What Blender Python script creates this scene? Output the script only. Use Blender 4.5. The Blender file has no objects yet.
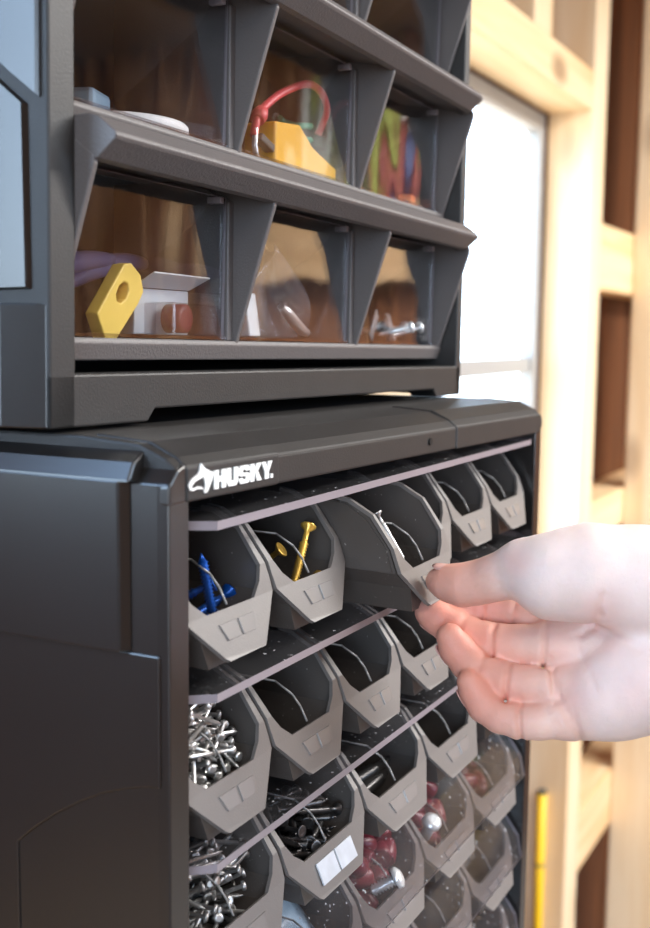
import bpy, bmesh, math, random
import numpy as np
from mathutils import Vector, Matrix, Euler

random.seed(7)
scene = bpy.context.scene
C = scene.collection

# ------------------------------------------------------------------ helpers
def link(o, parent=None):
    C.objects.link(o)
    if parent is not None:
        o.parent = parent
    return o

def tag(o, label=None, cat=None, group=None, kind=None):
    if label: o['label'] = label
    if cat: o['category'] = cat
    if group: o['group'] = group
    if kind: o['kind'] = kind
    return o

def empty(name, loc=(0, 0, 0), rot=(0, 0, 0)):
    o = bpy.data.objects.new(name, None)
    o.empty_display_size = 0.02
    o.location = loc
    o.rotation_euler = rot
    return link(o)

class MB:
    """collects shapes into one mesh"""
    def __init__(s):
        s.bm = bmesh.new()
    def poly(s, pts, mi=0):
        vs = [s.bm.verts.new(p) for p in pts]
        try:
            f = s.bm.faces.new(vs); f.material_index = mi
            return f
        except ValueError:
            return None
    def box(s, x0, x1, y0, y1, z0, z1, bev=0.0, mi=0):
        r = bmesh.ops.create_cube(s.bm, size=1.0)
        for v in r['verts']:
            v.co = Vector((x0 + (v.co.x + .5) * (x1 - x0), y0 + (v.co.y + .5) * (y1 - y0), z0 + (v.co.z + .5) * (z1 - z0)))
        fs = {f for v in r['verts'] for f in v.link_faces}
        for f in fs: f.material_index = mi
        if bev > 0:
            es = list({e for v in r['verts'] for e in v.link_edges})
            bmesh.ops.bevel(s.bm, geom=es, offset=bev, segments=2, profile=.5, affect='EDGES')
        return s
    def prism(s, pts, axis, a0, a1, mi=0, f0=None, f1=None):
        """polygon (2D) extruded along axis (0,1,2); f0/f1 optional shifts"""
        def mk(p, a, sh):
            q = [p[0] + (sh[0] if sh else 0), p[1] + (sh[1] if sh else 0)]
            q.insert(axis, a); return q
        A = [s.bm.verts.new(mk(p, a0, f0)) for p in pts]
        B = [s.bm.verts.new(mk(p, a1, f1)) for p in pts]
        fs = [s.bm.faces.new(A), s.bm.faces.new(B[::-1])]
        n = len(pts)
        for i in range(n):
            fs.append(s.bm.faces.new((A[i], B[i], B[(i + 1) % n], A[(i + 1) % n])))
        for f in fs: f.material_index = mi
        bmesh.ops.recalc_face_normals(s.bm, faces=fs)
        return s
    def tube(s, pts, r, seg=10, caps=True, mi=0):
        pts = [Vector(p) for p in pts]
        rs = r if isinstance(r, (list, tuple)) else [r] * len(pts)
        rings = []
        up = None
        for i, p in enumerate(pts):
            d = (pts[min(i + 1, len(pts) - 1)] - pts[max(i - 1, 0)])
            if d.length < 1e-12: d = Vector((0, 0, 1))
            d.normalize()
            if up is None:
                up = Vector((0, 0, 1)) if abs(d.z) < .9 else Vector((1, 0, 0))
            u = d.cross(up)
            if u.length < 1e-6: u = d.cross(Vector((1, .3, 0)))
            u.normalize(); v = u.cross(d).normalized(); up = v
            rings.append([s.bm.verts.new(p + (u * math.cos(2 * math.pi * k / seg) + v * math.sin(2 * math.pi * k / seg)) * rs[i]) for k in range(seg)])
        for a, b in zip(rings, rings[1:]):
            for k in range(seg):
                f = s.bm.faces.new((a[k], a[(k + 1) % seg], b[(k + 1) % seg], b[k])); f.material_index = mi; f.smooth = True
        if caps:
            f = s.bm.faces.new(rings[0][::-1]); f.material_index = mi
            f = s.bm.faces.new(rings[-1]); f.material_index = mi
        return s
    def lathe(s, prof, seg=12, mi=0):
        """prof [(r,z)] about z, closed at the ends"""
        rings = [[s.bm.verts.new((r * math.cos(2 * math.pi * k / seg), r * math.sin(2 * math.pi * k / seg), z)) for k in range(seg)] for r, z in prof]
        for a, b in zip(rings, rings[1:]):
            for k in range(seg):
                f = s.bm.faces.new((a[k], a[(k + 1) % seg], b[(k + 1) % seg], b[k])); f.material_index = mi; f.smooth = True
        s.bm.faces.new(rings[0][::-1]); s.bm.faces.new(rings[-1])
        return s
    def mesh(s, name, mats):
        me = bpy.data.meshes.new(name)
        bmesh.ops.recalc_face_normals(s.bm, faces=s.bm.faces)
        s.bm.to_mesh(me); s.bm.free()
        for m in (mats if isinstance(mats, (list, tuple)) else [mats]): me.materials.append(m)
        return me
    def build(s, name, mats, parent=None, loc=None, bevel=0, solid=0):
        o = bpy.data.objects.new(name, s.mesh(name, mats))
        link(o, parent)
        if loc: o.location = loc
        if solid:
            m = o.modifiers.new('thick', 'SOLIDIFY'); m.thickness = solid; m.offset = 0
        if bevel:
            m = o.modifiers.new('bevel', 'BEVEL'); m.width = bevel; m.segments = 2; m.limit_method = 'ANGLE'; m.angle_limit = math.radians(35)
            m.harden_normals = False
        return o

def copy_tree(o, parent=None):
    c = o.copy(); C.objects.link(c)
    if parent is not None: c.parent = parent
    for ch in list(o.children): copy_tree(ch, c)
    return c

# ------------------------------------------------------------------ materials
def mat(name):
    m = bpy.data.materials.new(name); m.use_nodes = True
    nt = m.node_tree; nt.nodes.clear()
    out = nt.nodes.new('ShaderNodeOutputMaterial')
    return m, nt, out

def s2l(c):
    return tuple((x / 12.92 if x <= .04045 else ((x + .055) / 1.055) ** 2.4) for x in [v / 255 for v in c]) + (1,)

def plastic(name, rgb, rough=.45, spec=.5, bump=.0, bscale=900, var=.12, vscale=25, metallic=0, dust=0):
    m, nt, out = mat(name)
    b = nt.nodes.new('ShaderNodeBsdfPrincipled')
    nt.links.new(b.outputs[0], out.inputs[0])
    b.inputs['Roughness'].default_value = rough
    b.inputs['Specular IOR Level'].default_value = spec
    b.inputs['Metallic'].default_value = metallic
    tc = nt.nodes.new('ShaderNodeTexCoord')
    n = nt.nodes.new('ShaderNodeTexNoise'); n.inputs['Scale'].default_value = vscale; n.inputs['Detail'].default_value = 4
    nt.links.new(tc.outputs['Object'], n.inputs['Vector'])
    cr = nt.nodes.new('ShaderNodeMix'); cr.data_type = 'RGBA'
    c = s2l(rgb)
    cr.inputs['A'].default_value = tuple(x * (1 - var) for x in c[:3]) + (1,)
    cr.inputs['B'].default_value = tuple(min(1, x * (1 + var)) for x in c[:3]) + (1,)
    nt.links.new(n.outputs['Fac'], cr.inputs['Factor'])
    col = cr.outputs['Result']
    if dust:
        n2 = nt.nodes.new('ShaderNodeTexNoise'); n2.inputs['Scale'].default_value = 700; n2.inputs['Detail'].default_value = 1
        nt.links.new(tc.outputs['Object'], n2.inputs['Vector'])
        rp = nt.nodes.new('ShaderNodeValToRGB'); rp.color_ramp.elements[0].position = .74; rp.color_ramp.elements[1].position = .82
        nt.links.new(n2.outputs['Fac'], rp.inputs[0])
        mu = nt.nodes.new('ShaderNodeMath'); mu.operation = 'MULTIPLY'; mu.inputs[1].default_value = dust
        nt.links.new(rp.outputs[0], mu.inputs[0])
        mx = nt.nodes.new('ShaderNodeMix'); mx.data_type = 'RGBA'
        nt.links.new(mu.outputs[0], mx.inputs['Factor']); nt.links.new(col, mx.inputs['A']); mx.inputs['B'].default_value = (.5, .48, .44, 1)
        col = mx.outputs['Result']
    nt.links.new(col, b.inputs['Base Color'])
    if bump:
        n3 = nt.nodes.new('ShaderNodeTexNoise'); n3.inputs['Scale'].default_value = bscale; n3.inputs['Detail'].default_value = 2
        nt.links.new(tc.outputs['Object'], n3.inputs['Vector'])
        bp = nt.nodes.new('ShaderNodeBump'); bp.inputs['Strength'].default_value = bump; bp.inputs['Distance'].default_value = .0006
        nt.links.new(n3.outputs['Fac'], bp.inputs['Height']); nt.links.new(bp.outputs[0], b.inputs['Normal'])
    return m

def clear(name, tint=(.93, .93, .94), rough=.03, ior=1.5, haze=0.0, dust=0.0, gain=1.0, hazecol=(.75, .75, .78), wave=0.0):
    """thin clear plastic: Fresnel mix of transparent and glossy, with a little dust"""
    m, nt, out = mat(name)
    t = nt.nodes.new('ShaderNodeBsdfTransparent'); t.inputs[0].default_value = tint + (1,)
    g = nt.nodes.new('ShaderNodeBsdfGlossy'); g.inputs['Roughness'].default_value = rough; g.inputs[0].default_value = (1, 1, 1, 1)
    fr = nt.nodes.new('ShaderNodeFresnel')
    ge = nt.nodes.new('ShaderNodeNewGeometry')      # thin sheet: both faces reflect alike
    mi = nt.nodes.new('ShaderNodeMapRange'); mi.inputs[3].default_value = ior; mi.inputs[4].default_value = 1 / ior
    nt.links.new(ge.outputs['Backfacing'], mi.inputs[0]); nt.links.new(mi.outputs[0], fr.inputs[0])
    mg = nt.nodes.new('ShaderNodeMath'); mg.operation = 'MULTIPLY'; mg.inputs[1].default_value = gain; mg.use_clamp = True
    nt.links.new(fr.outputs[0], mg.inputs[0])
    if wave:
        tw = nt.nodes.new('ShaderNodeTexCoord'); nw = nt.nodes.new('ShaderNodeTexNoise'); nw.inputs['Scale'].default_value = 14; nw.inputs['Detail'].default_value = 1
        mpw = nt.nodes.new('ShaderNodeMapping'); mpw.inputs['Scale'].default_value = (2.2, 1, .7)
        nt.links.new(tw.outputs['Object'], mpw.inputs[0]); nt.links.new(mpw.outputs[0], nw.inputs['Vector'])
        bw = nt.nodes.new('ShaderNodeBump'); bw.inputs['Strength'].default_value = 1; bw.inputs['Distance'].default_value = wave
        nt.links.new(nw.outputs['Fac'], bw.inputs['Height']); nt.links.new(bw.outputs[0], g.inputs['Normal'])
    mx = nt.nodes.new('ShaderNodeMixShader')
    nt.links.new(mg.outputs[0], mx.inputs[0]); nt.links.new(t.outputs[0], mx.inputs[1]); nt.links.new(g.outputs[0], mx.inputs[2])
    last = mx.outputs[0]
    if haze or dust:
        d = nt.nodes.new('ShaderNodeBsdfDiffuse'); d.inputs[0].default_value = hazecol + (1,)
        tc = nt.nodes.new('ShaderNodeTexCoord')
        n = nt.nodes.new('ShaderNodeTexNoise'); n.inputs['Scale'].default_value = 420; n.inputs['Detail'].default_value = 1
        nt.links.new(tc.outputs['Object'], n.inputs['Vector'])
        rp = nt.nodes.new('ShaderNodeMapRange'); rp.inputs[1].default_value = .70; rp.inputs[2].default_value = .80
        rp.inputs[3].default_value = 0; rp.inputs[4].default_value = dust
        nt.links.new(n.outputs['Fac'], rp.inputs[0])
        n2 = nt.nodes.new('ShaderNodeTexNoise'); n2.inputs['Scale'].default_value = 30; n2.inputs['Detail'].default_value = 3
        nt.links.new(tc.outputs['Object'], n2.inputs['Vector'])
        rp2 = nt.nodes.new('ShaderNodeMapRange'); rp2.inputs[1].default_value = .3; rp2.inputs[2].default_value = .75
        rp2.inputs[3].default_value = haze * .3; rp2.inputs[4].default_value = haze
        nt.links.new(n2.outputs['Fac'], rp2.inputs[0])
        ad = nt.nodes.new('ShaderNodeMath'); ad.operation = 'ADD'; ad.use_clamp = True
        nt.links.new(rp.outputs[0], ad.inputs[0]); nt.links.new(rp2.outputs[0], ad.inputs[1])
        mx2 = nt.nodes.new('ShaderNodeMixShader')
        nt.links.new(ad.outputs[0], mx2.inputs[0]); nt.links.new(last, mx2.inputs[1]); nt.links.new(d.outputs[0], mx2.inputs[2])
        last = mx2.outputs[0]
    nt.links.new(last, out.inputs[0])
    return m

def wood(name, c1, c2, knot=(110, 62, 30), rough=.6, axis='Z', kd=.0):
    m, nt, out = mat(name)
    b = nt.nodes.new('ShaderNodeBsdfPrincipled'); nt.links.new(b.outputs[0], out.inputs[0])
    b.inputs['Roughness'].default_value = rough; b.inputs['Specular IOR Level'].default_value = .25
    tc = nt.nodes.new('ShaderNodeTexCoord')
    mp = nt.nodes.new('ShaderNodeMapping')
    sc = {'Z': (14, 14, 1.1), 'X': (1.1, 14, 14), 'Y': (14, 1.1, 14)}[axis]
    mp.inputs['Scale'].default_value = sc
    nt.links.new(tc.outputs['Object'], mp.inputs[0])
    n = nt.nodes.new('ShaderNodeTexNoise'); n.inputs['Scale'].default_value = 1.6; n.inputs['Detail'].default_value = 6; n.inputs['Distortion'].default_value = .8
    nt.links.new(mp.outputs[0], n.inputs['Vector'])
    rp = nt.nodes.new('ShaderNodeValToRGB')
    rp.color_ramp.elements[0].position = .35; rp.color_ramp.elements[0].color = s2l(c2)
    rp.color_ramp.elements[1].position = .62; rp.color_ramp.elements[1].color = s2l(c1)
    nt.links.new(n.outputs['Fac'], rp.inputs[0])
    mp2 = nt.nodes.new('ShaderNodeMapping')
    sk = {'Z': (9, 9, 4.5), 'X': (4.5, 9, 9), 'Y': (9, 4.5, 9)}[axis]
    mp2.inputs['Scale'].default_value = sk
    nt.links.new(tc.outputs['Object'], mp2.inputs[0])
    v = nt.nodes.new('ShaderNodeTexVoronoi'); v.inputs['Scale'].default_value = .55
    nt.links.new(mp2.outputs[0], v.inputs['Vector'])
    mr = nt.nodes.new('ShaderNodeMapRange'); mr.inputs[1].default_value = .06; mr.inputs[2].default_value = .16; mr.inputs[3].default_value = kd; mr.inputs[4].default_value = 0
    nt.links.new(v.outputs['Distance'], mr.inputs[0])
    mx = nt.nodes.new('ShaderNodeMix'); mx.data_type = 'RGBA'
    nt.links.new(mr.outputs[0], mx.inputs['Factor']); nt.links.new(rp.outputs[0], mx.inputs['A']); mx.inputs['B'].default_value = s2l(knot)
    nt.links.new(mx.outputs['Result'], b.inputs['Base Color'])
    return m

M = {}
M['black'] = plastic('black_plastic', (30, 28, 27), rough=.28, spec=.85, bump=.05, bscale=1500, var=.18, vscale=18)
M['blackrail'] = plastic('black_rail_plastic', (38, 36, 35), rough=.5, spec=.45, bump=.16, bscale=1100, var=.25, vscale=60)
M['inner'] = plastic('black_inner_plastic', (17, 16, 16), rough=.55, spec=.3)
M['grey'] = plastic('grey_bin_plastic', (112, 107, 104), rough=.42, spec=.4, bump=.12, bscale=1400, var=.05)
M['binshade'] = plastic('shaded_bin_plastic', (80, 74, 70), rough=.42, spec=.4, bump=.15, bscale=1400, var=.05, dust=.5)  # same plastic as the faces, darkened to paint in shade inside the bins
M['labelgrey'] = plastic('label_window', (124, 120, 118), rough=.25, spec=.6)
M['rack'] = plastic('grey_rack_plastic', (98, 93, 92), rough=.45, spec=.4, bump=.35, bscale=1000, var=.06)
M['white'] = plastic('white_ink', (240, 240, 238), rough=.5, var=.01)
M['clear'] = clear('clear_pane', rough=.045, gain=1.4, wave=.0006)
M['lid'] = clear('clear_lid', tint=(.84, .83, .84), rough=.06, haze=.025, dust=.45, gain=.3)
M['lidedge'] = plastic('lid_edge', (140, 132, 138), rough=.3, spec=.6, var=.08, vscale=60)  # pale colour imitates light piped to the edges of clear plastic
M['divider'] = clear('clear_divider', tint=(.80, .80, .80), rough=.08, gain=.8)
M['divedge'] = plastic('divider_edge', (140, 138, 136), rough=.3, spec=.6)
M['steel'] = plastic('steel', (226, 224, 222), rough=.34, metallic=.85, var=.1, vscale=200)
M['zinc'] = plastic('zinc', (222, 224, 226), rough=.28, metallic=.5, var=.06, vscale=200)
M['blacksteel'] = plastic('black_steel', (92, 90, 90), rough=.3, metallic=.8, var=.15, vscale=200)
M['dullsteel'] = plastic('dull_steel', (176, 174, 172), rough=.38, metallic=.85, var=.2, vscale=300)
M['bluescrew'] = plastic('blue_coating', (24, 92, 190), rough=.3, metallic=.45, var=.12, vscale=200)
M['brass'] = plastic('yellow_zinc', (232, 186, 84), rough=.32, metallic=.55, var=.1, vscale=200)
M['red'] = plastic('red_plastic', (122, 14, 38), rough=.35, var=.06)
M['redwire'] = plastic('red_wire', (238, 92, 98), rough=.4, var=.03)
M['yellow'] = plastic('yellow_plastic', (252, 190, 52), rough=.4, var=.03)
M['paleyellow'] = plastic('pale_yellow_plastic', (246, 212, 96), rough=.45, var=.03)
M['purple'] = plastic('violet_plastic', (150, 138, 176), rough=.4, var=.05)
M['paper'] = plastic('white_card', (226, 234, 238), rough=.6, var=.03)
M['bluecard'] = plastic('pale_blue_card', (186, 216, 236), rough=.25, var=.15, vscale=60)
M['darkcard'] = plastic('dark_card', (74, 76, 74), rough=.45, var=.1)
M['teal'] = plastic('teal_plastic', (104, 190, 156), rough=.4, var=.06)
M['orange'] = plastic('orange_plastic', (248, 138, 86), rough=.4, var=.03)
M['maroon'] = plastic('maroon_plastic', (120, 40, 56), rough=.4, var=.1)
M['bag'] = clear('bag_film', tint=(.9, .9, .9), rough=.12, haze=.22, gain=1.6)
M['frosted'] = clear('frosted_film', tint=(.85, .84, .83), rough=.2, haze=.45, gain=1.3, hazecol=(.62, .60, .58))
M['pine'] = wood('pine_stud', (248, 226, 192), (238, 206, 162), kd=.4)
M['pineX'] = wood('pine_beam', (246, 218, 176), (234, 194, 142), axis='X', kd=.6)
M['ply'] = wood('plywood', (120, 72, 42), (84, 48, 28), kd=.3)
M['osb'] = wood('sheathing', (150, 98, 62), (104, 62, 38), kd=.4)
M['oldpine'] = wood('brown_stud', (176, 132, 92), (140, 98, 64), kd=.5)
M['board'] = wood('shelf_board', (206, 170, 128), (186, 148, 106), axis='Y', kd=.1)
M['vinyl'] = plastic('white_vinyl', (172, 171, 169), rough=.4, var=.01)
M['concrete'] = plastic('concrete', (150, 146, 140), rough=.8, var=.15, vscale=6)
M['ceil'] = plastic('ceiling_board', (120, 96, 72), rough=.9, var=.05)
M['bench'] = wood('bench_top', (190, 150, 104), (160, 118, 76), axis='X', kd=.3)
M['yellowrod'] = plastic('yellow_rod', (246, 200, 30), rough=.4, var=.04)
M['glassw'] = clear('window_glass', tint=(.97, .98, .98), rough=.0)

def skin_mat():
    m, nt, out = mat('skin')
    b = nt.nodes.new('ShaderNodeBsdfPrincipled'); nt.links.new(b.outputs[0], out.inputs[0])
    at = nt.nodes.new('ShaderNodeAttribute'); at.attribute_name = 'tone'
    tc = nt.nodes.new('ShaderNodeTexCoord')
    n = nt.nodes.new('ShaderNodeTexNoise'); n.inputs['Scale'].default_value = 70; n.inputs['Detail'].default_value = 4
    nt.links.new(tc.outputs['Object'], n.inputs['Vector'])
    mr = nt.nodes.new('ShaderNodeMapRange'); mr.inputs[1].default_value = .3; mr.inputs[2].default_value = .7; mr.inputs[3].default_value = .93; mr.inputs[4].default_value = 1.05
    nt.links.new(n.outputs['Fac'], mr.inputs[0])
    mx = nt.nodes.new('ShaderNodeMix'); mx.data_type = 'RGBA'; mx.blend_type = 'MULTIPLY'; mx.inputs['Factor'].default_value = 1
    nt.links.new(at.outputs['Color'], mx.inputs['A']); nt.links.new(mr.outputs[0], mx.inputs['B'])
    nt.links.new(mx.outputs['Result'], b.inputs['Base Color'])
    b.inputs['Roughness'].default_value = .48; b.inputs['Specular IOR Level'].default_value = .4
    b.inputs['Subsurface Weight'].default_value = .12
    b.inputs['Subsurface Radius'].default_value = (1, .35, .2); b.inputs['Subsurface Scale'].default_value = .003
    n3 = nt.nodes.new('ShaderNodeTexNoise'); n3.inputs['Scale'].default_value = 420; n3.inputs['Detail'].default_value = 6; n3.inputs['Roughness'].default_value = .7
    nt.links.new(tc.outputs['Object'], n3.inputs['Vector'])
    bp = nt.nodes.new('ShaderNodeBump'); bp.inputs['Strength'].default_value = .5; bp.inputs['Distance'].default_value = .0006
    nt.links.new(n3.outputs['Fac'], bp.inputs['Height']); nt.links.new(bp.outputs[0], b.inputs['Normal'])
    return m
M['skin'] = skin_mat()
M['nail'] = plastic('fingernail', (226, 176, 166), rough=.3, var=.03)

# ------------------------------------------------------------------ camera
CAM_R = np.array([[0.45893, -0.88839, 0.01199], [-0.09735, -0.0637, -0.99321], [0.88312, 0.45465, -0.11572]])
CAM_P = np.array([-0.27997, -0.19617, 0.01227])
CAM_F = 1150.02
cd = bpy.data.cameras.new('camera'); cam = bpy.data.objects.new('camera', cd); C.objects.link(cam)
mw = Matrix.Identity(4)
for i in range(3):
    mw[i][0] = CAM_R[0][i]; mw[i][1] = -CAM_R[1][i]; mw[i][2] = -CAM_R[2][i]; mw[i][3] = CAM_P[i]
cam.matrix_world = Matrix.LocRotScale(mw.to_translation(), mw.to_quaternion(), None)
cd.sensor_fit = 'VERTICAL'; cd.sensor_height = 36; cd.lens = CAM_F * 36 / 928
cd.clip_start = .01; cd.clip_end = 200
cd.dof.use_dof = True; cd.dof.focus_distance = .45; cd.dof.aperture_fstop = cd.lens / 3.6
scene.camera = cam

# ------------------------------------------------------------------ lower cabinet
low = empty('parts_cabinet', (0, 0, -.39))
tag(low, 'lower black plastic small-parts cabinet with open grey bins and clear flip lids', 'cabinet')
LZ = .39
def lb(mb, name, m, bevel=0, parent=low, solid=0):
    o = mb.build(name, m, parent, bevel=bevel, solid=solid); o.location = (0, 0, LZ); return o
ZB = -.385           # bottom
def slope(x): return -.0150 * x
mb = MB()
# left wall: frame strip, chamfer and side panels
mb.prism([(0, .0), (-.0005, .004), (-.0005, .0150), (-.0005, .2), (.008, .2), (.0106, .02), (.0106, 0)], 2, ZB, -.034)
# proud upper band of the side (x-y profile, extruded in z)
mb.prism([(-.0005, .0135), (-.0040, .0160), (-.0040, .19), (-.0005, .195)], 2, -.0865, -.0335, f0=(0.0, 0))
# lower side panel around the arched pocket
arch = [(.012, -.0875)] + [(.19, -.0875), (.19, ZB), (.062, ZB), (.062, -.159), (.054, -.1525), (.045, -.1455), (.035, -.1395), (.025, -.1345), (.016, -.1312), (.0065, -.1290), (.0065, -.0875)]
mb.prism([(p[0], p[1]) for p in arch[:0]] + [(.0030, -.0867), (.19, -.0867), (.19, ZB), (.0605, ZB), (.0605, -.158), (.053, -.1515), (.044, -.1448), (.034, -.1388), (.025, -.1342), (.016, -.131), (.0075, -.1288), (.0030, -.1285)], 0, -.0012, .0)
# right wall
mb.prism([(.3686, 0), (.3788, 0), (.3788, .2), (.371, .2)], 2, ZB, -.0365)
# bottom rail
mb.box(.0106, .3686, 0, .2, ZB, ZB + .012)
case = lb(mb, 'side_panel', M['black'], bevel=.0007)
# back panel
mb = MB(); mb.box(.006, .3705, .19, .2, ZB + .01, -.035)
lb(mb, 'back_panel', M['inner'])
# top with bevelled rail
mb = MB()
def rail(x0, x1, d=0.0, up=0.0):
    prof = [(.0 - d, -.0402), (.0 - d, -.0300 + up * .5), (.004, -.0268 + up), (.014, -.0228 + up), (.036, -.0213 + up), (.2, -.0213 + up * 0), (.2, -.036), (.02, -.036), (.02, -.0402)]
    sh0 = (0, slope(x0)); sh1 = (0, slope(x1))
    mb.prism(prof, 0, x0, x1, f0=sh0, f1=sh1)
rail(.004, .3745)
top = lb(mb, 'top_rail', M['blackrail'], bevel=.0009)
mb = MB()
def block(x0, x1):
    prof = [(-.0006, -.0403), (-.0006, -.0295), (.0030, -.0265), (.0125, -.0222), (.034, -.0208), (.034, -.025), (.012, -.030), (.004, -.0403)]
    mb.prism(prof, 0, x0, x1, f0=(0, slope(x0)), f1=(0, slope(x1)))
block(.0085, .0653)
lb(mb, 'corner_block', M['blackrail'], bevel=.0008)
mb = MB(); block(.238, .3745)
lb(mb, 'corner_block', M['blackrail'], bevel=.0008)
# rounded shoulder pieces at both ends
mb = MB()
mb.prism([(-.0004, -.0345), (.0040, -.0300), (.0085, -.0285), (.0085, -.0405), (-.0004, -.0405)], 1, -.0004, .014)
mb.prism([(-.0042, -.0338), (-.0010, -.0280), (.0040, -.0250), (.0105, -.0238), (.0105, -.034)], 1, .0120, .19)
lb(mb, 'shoulder', M['black'], bevel=.0008)
mb = MB()
mb.prism([(.3792, -.0435), (.3792, -.0385), (.3768, -.0355), (.372, -.0343), (.372, -.0435)], 1, -.0004, .034)
lb(mb, 'shoulder', M['blackrail'], bevel=.0008)
mb = MB(); 
mb.lathe([(.0017, 0), (.0017, .0006)], 12)
o = lb(mb, 'rail_dimple', M['inner']); o.rotation_euler = (math.radians(90), 0, 0); o.location = (.205, -.0001, LZ - .0375)

# brand lettering
LH = .0059
def lettering():
    mb = MB()
    x = [0.0]
    W = .0067; T = .0024
    def quad(*p): 
        a = [(q[0] + x[0], q[1]) for q in p]
        mb.prism(a, 1, -.00105, -.00055)
    def stroke(pts, t):
        for (a, b) in zip(pts, pts[1:]):
            d = Vector((b[0] - a[0], b[1] - a[1])); L = d.length; d /= L; n = Vector((-d.y, d.x)) * t / 2
            e = d * t * .28
            quad((a[0] - e.x + n.x, a[1] - e.y + n.y), (b[0] + e.x + n.x, b[1] + e.y + n.y), (b[0] + e.x - n.x, b[1] + e.y - n.y), (a[0] - e.x - n.x, a[1] - e.y - n.y))
    H = LH
    quad((0, 0), (T, 0), (T, H), (0, H)); quad((W - T, 0), (W, 0), (W, H), (W - T, H)); quad((T, H * .36), (W - T, H * .36), (W - T, H * .66), (T, H * .66))
    x[0] += W + .0007
    quad((0, H * .25), (T, H * .25), (T, H), (0, H)); quad((W - T, H * .25), (W, H * .25), (W, H), (W - T, H)); quad((.0010, 0), (W - .0010, 0), (W, H * .25), (W - T, H * .30), (T, H * .30), (0, H * .25))
    x[0] += W + .0006
    t = H * .22
    quad((.0012, H), (W - .0010, H), (W, H - t * .8), (W, H - t), (.0, H - t), (.0, H - t * .8))
    quad((.0, H - t), (T, H - t), (T, H * .59), (.0, H * .50))
    quad((.0, H * .50), (.0012, H * .59), (W - .0012, H * .59), (W, H * .50), (W - .0012, H * .41), (.0012, H * .41))
    quad((W - T, H * .41), (W, H * .50), (W, t), (W - T, t))
    quad((.0, t), (W, t), (W, t * .8), (W - .0010, 0), (.0010, 0), (.0, t * .8))
    quad((.0, t), (T, t), (T, H * .31), (.0, H * .31)); quad((W - T, H - t), (W, H - t), (W, H * .69), (W - T, H * .69))
    x[0] += W + .0006
    quad((0, 0), (T, 0), (T, H), (0, H)); quad((T, H * .44), (T, H * .66), (W - T, H), (W + .0004, H), (.0044, H * .52)); quad((.0030, H * .54), (.0046, H * .58), (W + .0005, 0), (W - T, 0))
    x[0] += W + .0007
    quad((-.0002, H), (T, H), (W * .5 + .0003, H * .60), (W * .5 + T * .5, H * .40), (W * .5 - T * .5, H * .40)); quad((W - T, H), (W + .0002, H), (W * .5 + T * .5, H * .40), (W * .5, H * .50)); quad((W * .5 - T * .5, 0), (W * .5 + T * .5, 0), (W * .5 + T * .5, H * .42), (W * .5 - T * .5, H * .42))
    x[0] += W * .5 + T * .5 + .0014
    quad((0, 0), (.0014, 0), (.0014, .0014), (0, .0014))
    return mb
mb = lettering()
o = lb(mb, 'brand_lettering', M['white']); o.location = (.0232, -.0001, LZ - .0380); o.rotation_euler = (0, .006, 0)
# the animal-head emblem in front of the lettering (holes left between its pieces)
mb = MB()
def em(pts): mb.prism([(p[0], p[1]) for p in pts], 1, -.00105, -.00055)
def E_(px, py):      # emblem drawn on a 160 x 180 grid
    return ((px - 45) / 155 * .0138, -(py - 272) / 172 * .0093)
em([E_(*p) for p in [(122, 97), (137, 118), (150, 132), (165, 140), (180, 152), (112, 165), (98, 160), (112, 142), (116, 120)]])
em([E_(*p) for p in [(98, 160), (112, 165), (140, 176), (110, 186), (82, 196), (66, 214), (62, 226), (45, 216), (52, 196), (66, 178), (84, 166)]])
em([E_(*p) for p in [(45, 216), (62, 226), (80, 232), (104, 226), (124, 232), (136, 246), (120, 244), (96, 240), (72, 246), (56, 240)]])
em([E_(*p) for p in [(112, 165), (180, 152), (200, 158), (198, 184), (190, 206), (176, 236), (160, 270), (146, 272), (140, 262), (148, 246), (150, 226), (146, 204), (140, 176)]])
o = lb(mb, 'brand_emblem', M['white']); o.location = (.0088, -.0001, LZ - .0385)

# rows: (z of bin rim, columns)
ROWS = [(-.0520, 6), (-.1105, 6), (-.1650, 5), (-.2172, 5), (-.2672, 5), (-.3175, 5)]
def colx(n, k): return (.0420 + .0585 * k) if n == 6 else (.0470 + .0700 * k)
for r, (zr, n) in enumerate(ROWS):
    mb = MB(); zs = zr - .0496
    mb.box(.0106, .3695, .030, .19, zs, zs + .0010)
    lb(mb, 'shelf', M['inner'])

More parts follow.
